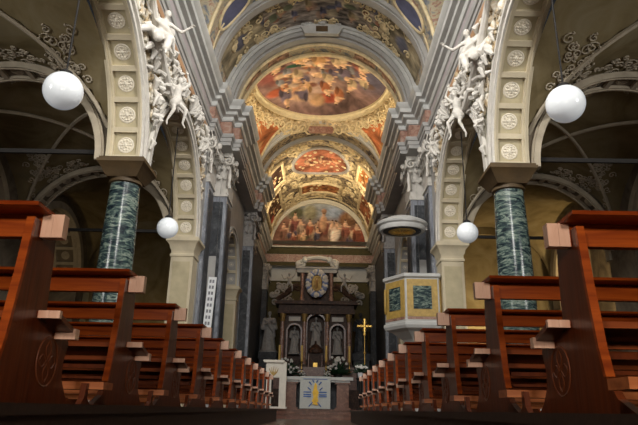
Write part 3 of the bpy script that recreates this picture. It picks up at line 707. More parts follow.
# ------------------------------------------------------------------ end wall with the lunette
struct(M().box(-3.5, 3.5, 37.0, 37.4, .02, ENT0 - .9).box(-3.6, 3.6, 37.02, 37.4, ENT0 - .9, 13.6), 'wall_back', OLIVE, smooth=False)
struct(M().box(-3.5, 3.5, 36.93, 37.0, 7.75, ENT0), 'trim_40', GREY_L, smooth=False)
t = thing('lunette_fresco', 'large half-round fresco of many figures on the end wall above the cornice', 'fresco', (-.05, 36.96, ENT3 - .2))
P = Paint(230, 116, (.34, .16, .10), .35, 10); A = 2.
P.ell(.5, .9, .5, .5, (.40, .43, .46), soft=.6); P.ell(.66, .76, .14, .2, (.34, .42, .56), soft=.6); P.ell(.25, .75, .14, .22, (.20, .20, .10), soft=.6); P.ell(.4, .75, .09, .25, (.42, .38, .22), soft=.5)
P.ell(.8, .62, .11, .22, (.36, .16, .06), soft=.4); P.ell(.85, .72, .06, .12, (.50, .30, .16), soft=.4); P.ell(.2, .35, .22, .32, (.30, .12, .07), soft=.6); P.ell(.92, .25, .14, .25, (.42, .09, .04), soft=.5)
for k in range(30):
    x = .07 + .86 * random.random(); y = .14 + .32 * random.random()
    P.fig(x, y, .22 + .14 * random.random(), random.choice([(.48, .13, .06), (.60, .26, .10), (.20, .14, .20), (.56, .38, .22), (.34, .09, .05), (.22, .20, .10)]), (.66, .38, .22), asp=A, lean=random.uniform(-.5, .5))
for (x, y, h, c) in [(.12, .30, .42, (.46, .2, .12)), (.24, .48, .5, (.40, .12, .09)), (.30, .40, .4, (.52, .34, .22)), (.40, .38, .42, (.60, .16, .06)), (.55, .42, .62, (.42, .12, .07)), (.68, .30, .5, (.72, .56, .42)), (.64, .34, .46, (.66, .44, .3)), (.78, .36, .45, (.48, .14, .08)), (.90, .30, .45, (.46, .12, .05)), (.33, .18, .3, (.66, .42, .20)), (.48, .24, .35, (.16, .14, .2))]:
    P.fig(x, y, h, c, (.72, .42, .24), asp=A)
P.ell(.54, .52, .05, .22, (.68, .36, .18), soft=.5); P.ell(.55, .8, .035, .07, (.55, .28, .14), soft=.5); P.ell(.66, .22, .05, .25, (.82, .66, .52), soft=.5)
RL = 3.06
def lun(u, v):
    x = 2 * u - 1; y = v; r = sqrt(x * x + y * y); mx = max(abs(x), y); s = mx / r if r > 1e-9 else 1; return x * s, y * s
G = Paint(220, 112, (1, 1, 1), 0)
for j in range(112):
    for i in range(220):
        x, y = lun(i / 219, j / 111); G.a[j, i] = P.a[min(115, int(y * 115)), min(229, int((x + 1) / 2 * 229))]
def lf(u, v): x, y = lun(u, v); return (RL * x, 0, RL * y + .05)
fresco('painting', G, lf, t)
a = M(); ring(a, RL - .02, RL + .26, -.14, .0); b = M(); b.add([(y, x, z) for x, y, z in a.v], [tuple(reversed(f)) for f in a.f]); a = M(); ring(a, RL + .06, RL + .16, -.22, -.1); b.add([(y, x, z) for x, y, z in a.v], [tuple(reversed(f)) for f in a.f])
b.box(-RL - .2, RL + .2, -.14, 0, 0, .08); b.build('frame', plain('stucco_pale', (.72, .68, .56), .5, var=.1), t)

# ------------------------------------------------------------------ statues
def hand(m, p, d, side, s):
    p, d, side = Vector(p), Vector(d).normalized(), Vector(side).normalized()
    m.blob(p, (.045 * s, .045 * s, .045 * s), 6, 4)
    nrm = d.cross(side)
    for k in range(4):
        b = p + d * .035 * s + side * (k - 1.5) * .02 * s; l = (.055, .065, .06, .045)[k] * s
        m.tube([b, b + d * l * .6, b + d * l - nrm * .02 * s], [.011 * s, .010 * s, .008 * s], 5)
    m.tube([p - side * .04 * s, p - side * .06 * s + d * .03 * s, p - side * .055 * s + d * .06 * s], [.013 * s, .012 * s, .009 * s], 5)
def head(m, c, s, face=Vector((0, -1, 0)), hair=True, beard=False):
    c = Vector(c); f = face.normalized(); r = Vector((0, 0, 1)).cross(f).normalized()
    m.blob(c, (.075 * s, .085 * s, .105 * s), 12, 9); m.blob(c + f * .085 * s + Vector((0, 0, -.005 * s)), (.018 * s, .022 * s, .026 * s), 6, 5)
    m.blob(c + f * .05 * s + Vector((0, 0, -.065 * s)), (.042 * s, .04 * s, .035 * s), 8, 5)
    for q in (-1, 1): m.blob(c + r * q * .078 * s, (.018 * s, .02 * s, .03 * s), 6, 4); m.blob(c + f * .068 * s + r * q * .03 * s + Vector((0, 0, .03 * s)), (.02 * s, .018 * s, .01 * s), 6, 4)
    if hair: m.blob(c - f * .025 * s + Vector((0, 0, .03 * s)), (.09 * s, .095 * s, .10 * s), 10, 7)
    if beard: m.blob(c + f * .05 * s + Vector((0, 0, -.11 * s)), (.05 * s, .045 * s, .07 * s), 8, 6)
def figure(J, s=1., robe=None, vox=.022, beard=False, facing=(0, -1, 0)):
    """J: joints dict for a 1.75-ish body, metres before scaling"""
    m = M(); V = lambda k: Vector(J[k]) * s
    m.cone(V('pelvis'), .14 * s, V('chest'), .15 * s, 14); m.cone(V('chest'), .14 * s, V('neck'), .055 * s, 12); m.cone(V('neck'), .05 * s, V('head'), .05 * s)
    for q in 'LR':
        m.cone(V('chest') + Vector((0, 0, .08 * s)), .09 * s, V('sh' + q), .068 * s); m.cone(V('sh' + q), .062 * s, V('el' + q), .045 * s); m.cone(V('el' + q), .046 * s, V('wr' + q), .03 * s)
        m.cone(V('pelvis'), .11 * s, V('hip' + q), .10 * s); m.cone(V('hip' + q), .10 * s, V('kn' + q), .062 * s); m.cone(V('kn' + q), .064 * s, V('an' + q), .036 * s)
        fd = Vector(J.get('ft' + q, (0, -1, -.3))).normalized(); m.cone(V('an' + q), .038 * s, V('an' + q) + fd * .17 * s, .028 * s)
    head(m, V('head') + Vector((0, 0, .05 * s)), s, Vector(facing), beard=beard)
    if robe: robe(m, s)
    post = M()
    for q in 'LR':
        d = V('wr' + q) - V('el' + q); hand(post, V('wr' + q) + d.normalized() * .04 * s, d, Vector((0, 0, 1)).cross(d) if abs(d.z) < .8 * d.length else Vector((1, 0, 0)), s)
    return remesh(m, vox * s, post)
STAND = dict(pelvis=(0, 0, .95), chest=(.0, 0, 1.28), neck=(0, -.01, 1.46), head=(0, -.02, 1.58), shL=(-.2, 0, 1.40), shR=(.2, 0, 1.40), elL=(-.27, -.02, 1.12), elR=(.28, -.02, 1.13),
             wrL=(-.10, -.24, 1.16), wrR=(.12, -.26, 1.24), hipL=(-.1, 0, .9), hipR=(.1, 0, .9), knL=(-.11, -.06, .5), knR=(.11, -.01, .5), anL=(-.13, -.02, .08), anR=(.12, 0, .08))
def robe_std(m, s):
    m.rev([(.31, .03), (.29, .25), (.25, .6), (.21, .95), (.18, 1.15), (.19, 1.30), (.12, 1.42)], n=36, sy=.72, ripple=lambda a, z: .07 * (1.3 - z) * sin(9 * a + 2 * z) + .03 * sin(4 * a + 3 * z))
    vs = m.v[-36 * 7:]; m.v[-36 * 7:] = [(x * s, y * s, z * s) for x, y, z in vs]
    for q in (-1, 1): m.cone((q * .22 * s, 0, 1.36 * s), .09 * s, (q * .29 * s, -.03 * s, 1.0 * s), .10 * s); 
    m.tube([(-.2 * s, -.1 * s, 1.35 * s), (0, -.2 * s, 1.1 * s), (.2 * s, -.18 * s, .85 * s), (.26 * s, -.05 * s, .6 * s)], [.05 * s, .07 * s, .08 * s, .05 * s], 8)
saint = figure(STAND, 1., robe_std)
saint_b = figure(STAND, 1., robe_std, beard=True)
def put_statue(label, mesh, loc, s, rz, mat, group='stone statues of robed saints', ped=.0, zped=0):
    t = thing('statue', label, 'statue', loc, rz, group)
    b = M().merge(mesh, Matrix.Scale(s, 4)).build('figure', mat, t, ang=60)
    M().rev([(.42 * s, -.12), (.42 * s, -.04), (.36 * s, .0), (.36 * s, .04)], n=20).build('plinth', mat, t)
    return t

# high altar
HA = thing('high_altar', 'tall dark and red marble high altar with three niches at the end of the church', 'altarpiece', (-.1, 33.4, .02))
def hb(*a): return M().box(*a)
M().box(-2.3, 2.3, -1.2, 1.2, 0, 1.0).box(-1.5, 1.5, -1.9, -1.2, 0, 1.25).box(-1.7, 1.7, -2.0, -1.2, 1.25, 1.35).build('altar_block', RERE, HA, smooth=False)
M().box(-2.2, 2.2, -1.2, -.6, 1.0, 1.85).box(-2.1, 2.1, -1.0, -.4, 1.85, 2.15).build('shelf', REDM, HA, smooth=False)
NX = (-1.2, 0, 1.2); NR = (.36, .48, .36); NH = (4.1, 4.55, 4.1)
def niche_wall():
    m = M(); z0, z1 = 2.1, 5.15; edges = [-2.0]
    for nx_, r, h in zip(NX, NR, NH):
        m.box(edges[-1], nx_ - r, -.25, .9, z0, z1); edges.append(nx_ + r)
        n = 16; vs = []
        for i in range(n + 1):
            a = PI - PI * i / n; x, z = nx_ + r * cos(a), h + r * sin(a); vs += [(x, -.25, z), (x, -.25, z1), (x, .35, z)]
        m.add(vs, [f for i in range(n) for f in ((3 * i, 3 * i + 3, 3 * i + 4, 3 * i + 1), (3 * i, 3 * i + 2, 3 * i + 5, 3 * i + 3))])
        m.box(nx_ - r, nx_ + r, .3, .9, z0, z1)
    m.box(edges[-1], 2.0, -.25, .9, z0, z1); return m
niche_wall().build('niche_wall', RERE, HA)
for nx_, r, h in zip(NX, NR, NH):
    q = M(); ring(q, r, r + .09, -.32, -.24, nx_, h, 20); b = M(); b.add([(y, x, z) for x, y, z in q.v], [tuple(reversed(f)) for f in q.f])
    b.box(nx_ - r - .09, nx_ - r, -.32, -.24, 2.6, h).box(nx_ + r, nx_ + r + .09, -.32, -.24, 2.6, h).build('niche_frame', REDM, HA, smooth=False)
for x in (-1.85, -.64, .62, 1.82):
    c = M().rev([(.15, 2.3), (.15, 2.42), (.115, 2.48), (.12, 3.4), (.10, 4.62)], (x, -.5, 0), 18).build('column', REDC, HA)
    M().rev([(.10, 4.6), (.14, 4.7), (.13, 4.8), (.19, 4.95), (.19, 5.02)], (x, -.5, 0), 12).build('capital', BRWN_G, c)
    M().box(x - .2, x + .2, -.72, -.25, 1.85, 2.3).build('pedestal', RERE, c, smooth=False)
M().box(-2.15, 2.15, -.55, .9, 5.05, 5.25).box(-2.1, 2.1, -.5, .9, 5.25, 5.55).box(-2.3, 2.3, -.75, .9, 5.55, 5.7).box(-2.2, 2.2, -.65, .9, 5.7, 5.76).build('entablature', RERE, HA, smooth=False)
for x in (-1.2, 1.2): M().box(x - .32, x + .32, -.34, -.24, 4.66, 4.9).build('white_tablet', STUC, HA, smooth=False)
for sx in (-1, 1):
    m = M()
    m.tube([(sx * 2.25, -.3, 5.85), (sx * 1.8, -.3, 6.15), (sx * 1.35, -.3, 6.55), (sx * 1.05, -.3, 6.75)], [.12, .16, .16, .1], 8)
    m.tube(spiral((sx * 1.05, -.3, 6.55), (1, 0, 0), (0, 0, 1), .22, 1.4, 18, -sx, PI / 2), .07, 6)
    m.build('broken_pediment', RERE, HA)
m = M().box(-.95, .95, -.1, .7, 5.76, 7.6).build('upper_stage', RERE, HA, smooth=False)
for x in (-.82, .82):
    c = M().rev([(.13, 5.8), (.13, 5.95), (.095, 6.0), (.085, 7.2), (.12, 7.35), (.14, 7.4)], (x, -.28, 0), 14).build('upper_column', REDC, HA)
M().box(-1.15, 1.15, -.42, .7, 7.4, 7.62).box(-1.22, 1.22, -.5, .7, 7.62, 7.72).build('upper_cornice', GREY, HA, smooth=False)
m = M()
m.tube([(1.1 * cos(a), -.3, 7.75 + .55 * sin(a)) for a in np.linspace(0, PI, 20)], .13, 8)
for sx in (-1, 1):
    m.tube(spiral((sx * .95, -.35, 7.95), (1, 0, 0), (0, 0, 1), .25, 1.3, 16, sx), .08, 6); m.blob((sx * .7, -.4, 8.15), (.18, .14, .2))
    m.blob((sx * 1.1, -.4, 7.9), (.15, .12, .2))
m.build('crest', GREY_L, HA)
M().box(-.42, .42, -.8, -.45, 1.85, 2.9).rev([(.42, 2.9), (.38, 3.1), (.2, 3.3), (.06, 3.4), (.05, 3.55)], (0, -.62, 0), 16).build('tabernacle', RERE, HA, smooth=False)
for x in (-.36, .36): M().rev([(.05, 1.9), (.04, 2.8)], (x, -.86, 0), 10).build('tabernacle_column', REDM, HA)
M().box(-.11, .11, -.84, -.8, 2.0, 2.38).build('tabernacle_door', GOLD, HA, smooth=False)
# picture with silver cherub wreath
t = thing('oval_picture', 'small gold picture in a silver and blue wreath high on the altarpiece', 'picture', (-.1, 32.95, 6.78))
P = Paint(30, 46, (.52, .36, .10), .25, 5); P.ell(.5, .45, .22, .42, (.42, .22, .06)); P.ell(.5, .78, .12, .1, (.6, .4, .2))
fresco('painting', P, lambda u, v: (-.22 + .44 * u, -.16, -.38 + .76 * v), t); M().box(-.26, .26, -.15, .2, -.42, .42).build('backing', GOLDP, t, smooth=False)
m = M(); mb = M()
for k in range(26):
    a = 2 * PI * k / 26; r = .14 * random.uniform(.8, 1.2); (m if k % 3 else mb).blob((.52 * cos(a), -.15 + random.uniform(-.05, .05), .68 * sin(a)), (r, r * .8, r), 8, 5)
    (m if k % 2 else mb).blob((.38 * cos(a + .1), -.14, .55 * sin(a + .1)), (.08, .07, .09), 7, 4)
m.build('wreath', STUC, t); mb.build('wreath_flower', plain('enamel_blue', (.16, .22, .42), .5), t)
def putto_pose(k=1): return dict(pelvis=(0, 0, .55), chest=(0, -.02, .85), neck=(0, -.03, 1.0), head=(.02, -.05, 1.12), shL=(-.17, 0, .95), shR=(.17, 0, .95), elL=(-.36, -.08, 1.1 if k > 0 else .75), elR=(.38, -.1, .8), wrL=(-.42, -.16, 1.36 if k > 0 else .6), wrR=(.5, -.2, 1.0),
    hipL=(-.1, 0, .5), hipR=(.1, 0, .5), knL=(-.2, -.28, .32), knR=(.22, -.12, .18), anL=(-.22, -.22, -.05), anR=(.36, .0, -.12))
putto = figure(putto_pose(1), 1., None, .025)
for sx, sd in ((-1, 'left'), (1, 'right')):
    o = M().merge(putto, Matrix.Scale(.8 * 1, 4)).build('stucco_cherub', STUC_G, None, ang=60); o.location = (-.1 + sx * 1.55, 32.95, 6.35); o.scale = (sx, 1, 1)
    tag(o, 'small stone cherub seated on the %s half of the broken pediment' % sd, 'statue', 'cherubs on the altarpiece')
put_statue('robed stone saint in the left niche of the high altar', saint, (-1.3, 33.55, 3.02), .82, .2, STUC_G)
put_statue('taller stone saint in the middle niche of the high altar', saint, (-.1, 33.5, 3.35), .92, 0, STUC_G)
put_statue('robed stone saint in the right niche of the high altar', saint_b, (1.1, 33.55, 3.02), .82, -.2, STUC_G)
put_statue('large pale stone saint standing to the left of the high altar', saint_b, (-2.85, 34.9, 3.2), 1.3, .1, STUC_G)
put_statue('large dark stone saint standing to the right of the high altar', saint, (2.5, 34.9, 3.2), 1.3, -.1, DKM)
for sx, sd in ((-1, 'left'), (1, 'right')):
    x = -2.85 if sx < 0 else 2.5
    tag(M().box(x - .45, x + .45, 34.4, 35.4, .02, 2.7).box(x - .52, x + .52, 34.33, 35.45, 2.7, 3.09).build('pedestal', DKM, smooth=False), 'square marble pedestal under the large saint on the %s of the high altar' % sd, 'pedestal')
    # relief trophies on end wall
    m = M(); rnd = random.Random(3)
    for k in range(22): m.tube(spiral((sx * (1.5 + 1.3 * rnd.random()) - .1, 36.9, 6.3 + 1.2 * rnd.random()), (1, 0, 0), (0, 0, 1), .2, 1.2, 12, sx, k), .06, 5)
    tag(m.build('stucco_garland', STUC_G), 'grey stucco scroll ornament on the end wall, %s of the picture' % sd, 'stucco ornament')

# candles and flowers on the high altar
cs = None
for i, x in enumerate((-2.02, -.82, .48, 1.72)):
    lab = 'tall yellow candle on a brass stick on the high altar, %s' % ('far left', 'left of the tabernacle', 'right of the tabernacle', 'far right')[i]
    t = thing('candlestick', lab, 'candlestick', (x, 32.3, 1.87 + .02), group='candles on the high altar')
    M().rev([(.12, 0), (.12, .03), (.04, .08), (.05, .25), (.03, .3), (.035, .5), (.07, .55), (.07, .57)], n=14).build('stick', GOLD, t)
    c = M().rev([(.06, .57), (.06, 1.38), (.01, 1.40)], n=10).build('candle', WAX, t)
def bouquet(label, loc, s, nl, nf, seed, pot=None, dome_=False, group=None):
    t = thing('flower_arrangement', label, 'flowers', loc, group=group); rnd = random.Random(seed)
    M().rev([(.10 * s, 0), (.14 * s, .02), (.17 * s, .28 * s), (.15 * s, .3 * s)], n=14).build('pot', pot or IRON, t)
    m = M()
    for k in range(nl):
        a = rnd.uniform(0, 6.28); e = rnd.uniform(.1, 1.25); l = rnd.uniform(.35, .75) * s; d = Vector((cos(a) * cos(e), sin(a) * cos(e) * .7, sin(e))); b = Vector((0, 0, .28 * s))
        sd = d.cross(Vector((0, 0, 1))).normalized() * .06 * s; p = b + d * l * .6; q = b + d * l - Vector((0, 0, .06 * s)); nn = sd.cross(d).normalized() * .008
        m.add([b - nn, p + sd, q, p - sd, b + nn, p + sd + nn * 2, q + nn, p - sd + nn * 2], [(0, 1, 2, 3), (4, 7, 6, 5), (0, 4, 5, 1), (1, 5, 6, 2), (2, 6, 7, 3), (3, 7, 4, 0)])
    m.build('foliage', LEAF, t, smooth=False); m = M()
    for k in range(nf):
        a = rnd.uniform(0, 6.28); r = rnd.uniform(.05, .4) * s; z = (.62 + .1 * rnd.random()) * s - .3 * r if dome_ else rnd.uniform(.35, .95) * s
        c = Vector((r * cos(a), -.12 * s + r * sin(a) * .6, z))
        for p in range(5): m.blob(c + Vector((cos(1.257 * p), 0, sin(1.257 * p))) * .03 * s, (.028 * s, .015 * s, .028 * s), 6, 4)
        m.blob(c, .02 * s, 6, 4)
    m.build('blossoms', PETAL, t, kind='stuff'); return t
g = 'white flowers around the altar'
bouquet('bouquet of dark leaves and white lilies on the left of the high altar', (-1.45, 32.0, 1.37 + .02), 1.25, 70, 22, 1, group=g)
bouquet('bouquet of dark leaves and white lilies on the right of the high altar', (1.1, 32.0, 1.37 + .02), 1.35, 90, 28, 2, group=g)
for x, sd in ((-.75, 'left'), (.55, 'right')): bouquet('low bunch of white blossoms in front of the tabernacle, %s' % sd, (x, 31.85, 1.37 + .02), .6, 20, 26, int(9 + x * 2), group=g)

# front altar, cloth, lectern, cross, potted flowers
t = thing('altar_table', 'low altar table with pinkish marble supports in front of the chancel', 'altar', (.05, 20.7, .02))
M().box(-1.2, 1.2, -.45, .45, .92, 1.02).box(-1.1, 1.1, -.38, .38, .86, .92).build('table_top', GREY_L, t, smooth=False)
for x in (-.88, .86): M().box(x - .2, x + .2, -.3, .3, .06, .86).box(x - .26, x + .26, -.36, .36, 0, .06).box(x - .26, x + .26, -.36, .36, .80, .87).build('support', REDM, t, smooth=False)
M().box(-.7, .7, .1, .3, 0, .86).build('rear_panel', DKM, t, smooth=False)
t = thing('altar_cloth', 'grey altar cloth with a yellow figure between blue lines hanging down the front', 'altar cloth', (.0, 20.21, .04))
m = M(); m.grid(lambda u, v: (-.5 + u, -.012 * sin(9 * u) * (1 - v) - .01, .0 + 1.0 * v), 30, 6); m.grid(lambda u, v: (.5 - u, .012 - .012 * sin(9 * (1 - u)) * (1 - v), .0 + 1.0 * v), 30, 6)
m.box(-.5, .5, 0, .9, 1.0, 1.012); m.build('cloth', CLOTH, t)
m = M(); 
fg = [(-.07, .14), (-.10, .24), (-.05, .36), (-.09, .5), (-.05, .62), (-.04, .70), (-.01, .80), (.03, .80), (.06, .71), (.06, .62), (.12, .5), (.08, .36), (.11, .24), (.12, .14), (.05, .10)]
m.prism(fg, 'y', -.04, -.025); m.build('yellow_figure', YEL, t, smooth=False)
for z in (.36, .42, .50):
    for sx in (-1, 1): M().box(sx * .13, sx * .38, -.04, -.026, z, z + .03).build('blue_line', BLUE, t, smooth=False)
for sx in (-1, 1):
    for a, b in (((.12, .74), (.2, .84)), ((.08, .2), (.2, .06)), ((.04, .82), (.09, .9)), ((.15, .58), (.24, .66))):
        M().tube([(sx * a[0], -.035, a[1]), (sx * b[0], -.035, b[1])], .017, 5).build('blue_ray', BLUE, t)
M().box(-.4, .4, -.036, -.026, .92, .935).build('blue_line', BLUE, t, smooth=False)
t = thing('lectern', 'pale lectern with a gold palm emblem, left of the front altar', 'lectern', (-1.28, 19.85, .02))
M().box(-.32, .18, -.12, .12, .95, 1.45).prism([(-.38, 1.42), (.24, 1.42), (.28, 1.47), (.26, 1.5), (-.40, 1.5), (-.42, 1.47)], 'y', -.2, .2).build('desk', CLOTHW, t, smooth=False)
M().box(.12, .34, -.1, .14, 0, 1.44).box(-.30, -.14, -.08, .12, 0, .95).box(-.36, .38, -.16, .18, 0, .06).build('support', CLOTHW, t, smooth=False)
m = M()
for q in (-2, -1, 0, 1, 2): m.tube([(-.07, -.14, 1.0), (-.07 + q * .05, -.14, 1.12), (-.07 + q * .075, -.14, 1.30 - abs(q) * .03)], [.012, .018, .005], 5)
m.build('palm_emblem', GOLDP, t)
t = thing('processional_cross', 'gold rayed cross on a tall slim pole, right of the altar', 'cross', (1.78, 22.2, .02))
M().rev([(.2, 0), (.2, .03), (.03, .1), (.016, .2), (.016, 2.6), (.05, 2.64), (.05, 2.7), (.016, 2.74)], n=12).rev([(.02, 1.95), (.05, 2.0), (.02, 2.06)], n=10).build('pole', GOLD, t)
m = M().box(-.022, .022, -.02, .02, 2.7, 3.22).box(-.26, .26, -.02, .02, 2.955, 2.995).blob((0, 0, 2.975), (.07, .03, .07))
for (x, z) in ((-.24, 2.975), (.24, 2.975), (0, 3.22)): m.blob((x, 0, z), (.05, .03, .05), 8, 5)
for k in range(8):
    a = PI / 8 + PI / 4 * k; m.tube([(0, 0, 2.975), (.2 * cos(a), 0, 2.975 + .2 * sin(a))], [.02, .006], 4)
m.build('cross_head', GOLD, t)
tag(M().rev([(.16, 0), (.16, .04), (.05, .1), (.05, .98), (.16, 1.04), (.16, 1.07)], n=14).build('flower_stand', IRON, None), 'dark slim stand holding the white potted flowers', 'stand').location = (1.58, 21.6, .02)
bouquet('white round flowers in a white pot on a stand, right of the altar', (1.58, 21.6, 1.10), .62, 70, 60, 5, pot=WHITE, dome_=True, group=g)

# ------------------------------------------------------------------ pulpit and canopy
t = thing('pulpit', 'six-sided pulpit with green marble panels in gold frames, right of the nave', 'pulpit', (3.10, 18.0, -.12))
def hexa(r, rot=PI / 3 * .5 - PI / 6): return [(r * cos(rot + PI / 3 * k), r * sin(rot + PI / 3 * k)) for k in range(6)]
def hexp(prof, m=None):
    m = m or M(); m.rev(prof, n=6, rot=0); return m
hexp([(.98, 2.62), (.98, 3.92)]).build('body', GREY_L, t, smooth=False)
hexp([(1.0, 3.88), (1.06, 3.92), (1.06, 4.0), (1.02, 4.02)]).build('top_moulding', GREY_L, t, smooth=False)
hexp([(.1, 1.75), (.35, 1.95), (.5, 2.15), (.8, 2.35), (1.0, 2.42), (1.05, 2.5), (1.05, 2.58), (1.0, 2.6), (1.0, 2.66), (.97, 2.7)]).build('base_moulding', GREY_L, t, smooth=False)
for k in range(6):
    a = PI / 6 + PI / 3 * k
    if sin(a) > .6: continue
    e = Vector((-sin(a), cos(a), 0)); n_ = Vector((cos(a), sin(a), 0)); ap = .98 * cos(PI / 6)
    def slab(hw, z0, z1, d0, d1):
        vs = [tuple(n_ * (ap + d) + e * s + Vector((0, 0, z))) for d in (d0, d1) for s, z in ((-hw, z0), (hw, z0), (hw, z1), (-hw, z1))]
        return M().add(vs, [(0, 3, 2, 1), (4, 5, 6, 7), (0, 1, 5, 4), (1, 2, 6, 5), (2, 3, 7, 6), (3, 0, 4, 7)])
    p = slab(.45, 2.74, 3.84, 0, .02).build('gold_panel', GOLDP, t, smooth=False); slab(.27, 2.96, 3.64, .02, .035).build('green_panel', GRN, p, smooth=False)
    slab(.45, 2.66, 2.73, .0, .03).build('salmon_strip', SALM, p, smooth=False)
m = M()                                            # oval scroll ornament on the aisle-facing corner
m.tube([(-1.0 + .02 * cos(a), -.05 + .13 * cos(a), 3.28 + .36 * sin(a)) for a in np.linspace(0, 2 * PI, 25)[:-1]], .03, 6, closed=True); m.build('oval_ornament', GOLDP, t)
tag(M().rev([(.3, FZ), (.3, FZ + .2), (.2, FZ + .35), (.16, 1.2), (.22, 1.7), (.14, 1.66)], (3.10, 18.0, 0), 16).build('pulpit_post', GREY), 'grey stone post carrying the pulpit', 'post')
t = thing('pulpit_canopy', 'oval sounding canopy with a gilded underside above the pulpit', 'canopy', (2.66, 17.85, 5.42))
t.scale = (.86, .86, 1)
M().rev([(.70, -.02), (.80, -.04), (.84, .03), (.84, .1), (.92, .14), (.94, .2), (.86, .26), (.5, .4), (.1, .46)], n=40, sy=.9).build('rim', GREY_L, t)
M().rev([(.02, -.035), (.70, -.035), (.70, -.02), (.02, -.02)], n=40, sy=.9).build('underside', DKM, t)
m = M().rev([(.02, -.06), (.48, -.06), (.50, -.04), (.02, -.04)], n=40, sy=.9).build('gilt_disc', GOLDP, t)
mm = M()
for k in range(16):
    a = 2 * PI * k / 16; mm.tube([(.08 * cos(a), .08 * sin(a) * .9, -.07), (.4 * cos(a), .36 * sin(a), -.065)], [.02, .006], 5)
mm.blob((0, 0, -.08), (.09, .08, .04)); mm.build('ray', GOLD, m)
M().box(.35, .9, -.15, .15, .0, .25).build('bracket', GREY, t, smooth=False)

# hymn board leaning on the left pier
t = thing('hymn_board', 'tall narrow white board with rows of figures standing by the left pilaster', 'board', (-3.40, 18.55, 2.35))
t.rotation_euler = (0, .04, 0)
M().box(-.13, .13, -.015, .015, 0, 1.62).build('board', WHITE, t, smooth=False)
m = M()
for k in range(8): 
    for q in range(2): m.box(-.08 + q * .09, -.02 + q * .09, -.022, -.014, .1 + k * .19, .2 + k * .19)
m.build('figures', BLACK, t, smooth=False)
M().box(-.02, .02, 0, .03, -2.6, 0.1).build('pole', IRON, t, smooth=False)

# ------------------------------------------------------------------ stucco angels in the spandrels
def wing(s=1., side=1):
    m = M()
    for k in range(8):
        a = .25 + .16 * k; l = (.78 - .05 * k) * s; d = Vector((side * sin(a), .18, cos(a))).normalized(); b = Vector((side * .04 * k * s, .02, -.03 * k * s))
        m.tube([b, b + d * l * .35, b + d * l * .75, b + d * l], [.05 * s, .085 * s, .07 * s, .02 * s], 7)
    m.cone((0, 0, 0), .07 * s, (side * .3 * s, .04, .22 * s), .08 * s); return remesh(m, .03)
ANG = dict(pelvis=(0, 0, .5), chest=(.05, -.08, .82), neck=(.07, -.12, 1.0), head=(.10, -.18, 1.10), shL=(-.13, -.08, .97), shR=(.25, -.08, .95), elL=(-.40, -.16, 1.04), elR=(.5, -.2, .78), wrL=(-.55, -.26, 1.24), wrR=(.66, -.34, .92),
           hipL=(-.1, -.04, .46), hipR=(.12, -.04, .46), knL=(-.42, -.34, .42), knR=(.10, -.42, .30), anL=(-.78, -.40, .18), anR=(.02, -.46, -.14), ftL=(-.8, -.2, -.4), ftR=(-.2, -.5, -.5))
def skirt(m, s):
    for a, b in (((0, 0, .55), (-.42, -.34, .42)), ((0, 0, .55), (.10, -.42, .28)), ((-.1, -.1, .5), (-.2, -.42, .2))):
        m.cone(Vector(a) * s, .17 * s, Vector(b) * s, .12 * s)
    m.cone(Vector((-.42, -.34, .42)) * s, .11 * s, Vector((-.68, -.38, .24)) * s, .09 * s); m.cone(Vector((.1, -.42, .28)) * s, .11 * s, Vector((.04, -.42, .0)) * s, .10 * s)
    m.tube([Vector((-.2, -.1, .9)) * s, Vector((.1, -.22, .7)) * s, Vector((.3, -.15, .5)) * s, Vector((.42, -.05, .2)) * s], [.05 * s, .07 * s, .08 * s, .03 * s], 8)
angel = figure(ANG, 1., skirt, .025)
PUT2 = dict(pelvis=(0, 0, .55), chest=(.02, -.04, .86), neck=(.0, -.07, 1.02), head=(-.02, -.1, 1.13), shL=(-.17, -.03, .97), shR=(.18, -.03, .97), elL=(-.34, -.1, 1.2), elR=(.4, -.1, 1.12), wrL=(-.22, -.12, 1.46), wrR=(.5, -.16, 1.38),
            hipL=(-.1, 0, .5), hipR=(.1, 0, .5), knL=(-.22, -.24, .2), knR=(.16, -.20, .12), anL=(-.2, -.14, -.2), anR=(.30, -.1, -.26), ftL=(-.2, -.4, -.7), ftR=(.1, -.4, -.8))
cherub = figure(PUT2, 1., lambda m, s: m.cone((0, -.02, .56), .17, (.1, -.06, .42), .15), .024)
def stucco_angel(label, loc, s, rz, mesh, wings, flip, group='white stucco angels above the arcade'):
    t = thing('stucco_angel', label, 'angel sculpture', loc, rz, group)
    M().merge(mesh, Matrix.Scale(s, 4)).build('figure', STUC, t, ang=60)
    for q in (-1, 1):
        w = M().merge(wing(.75 * s * wings, q), Matrix.Translation((q * .08 * s, .05 * s, .92 * s))); w.build('wing', STUC, t)
    if flip: t.scale = (-1, 1, 1)
    return t
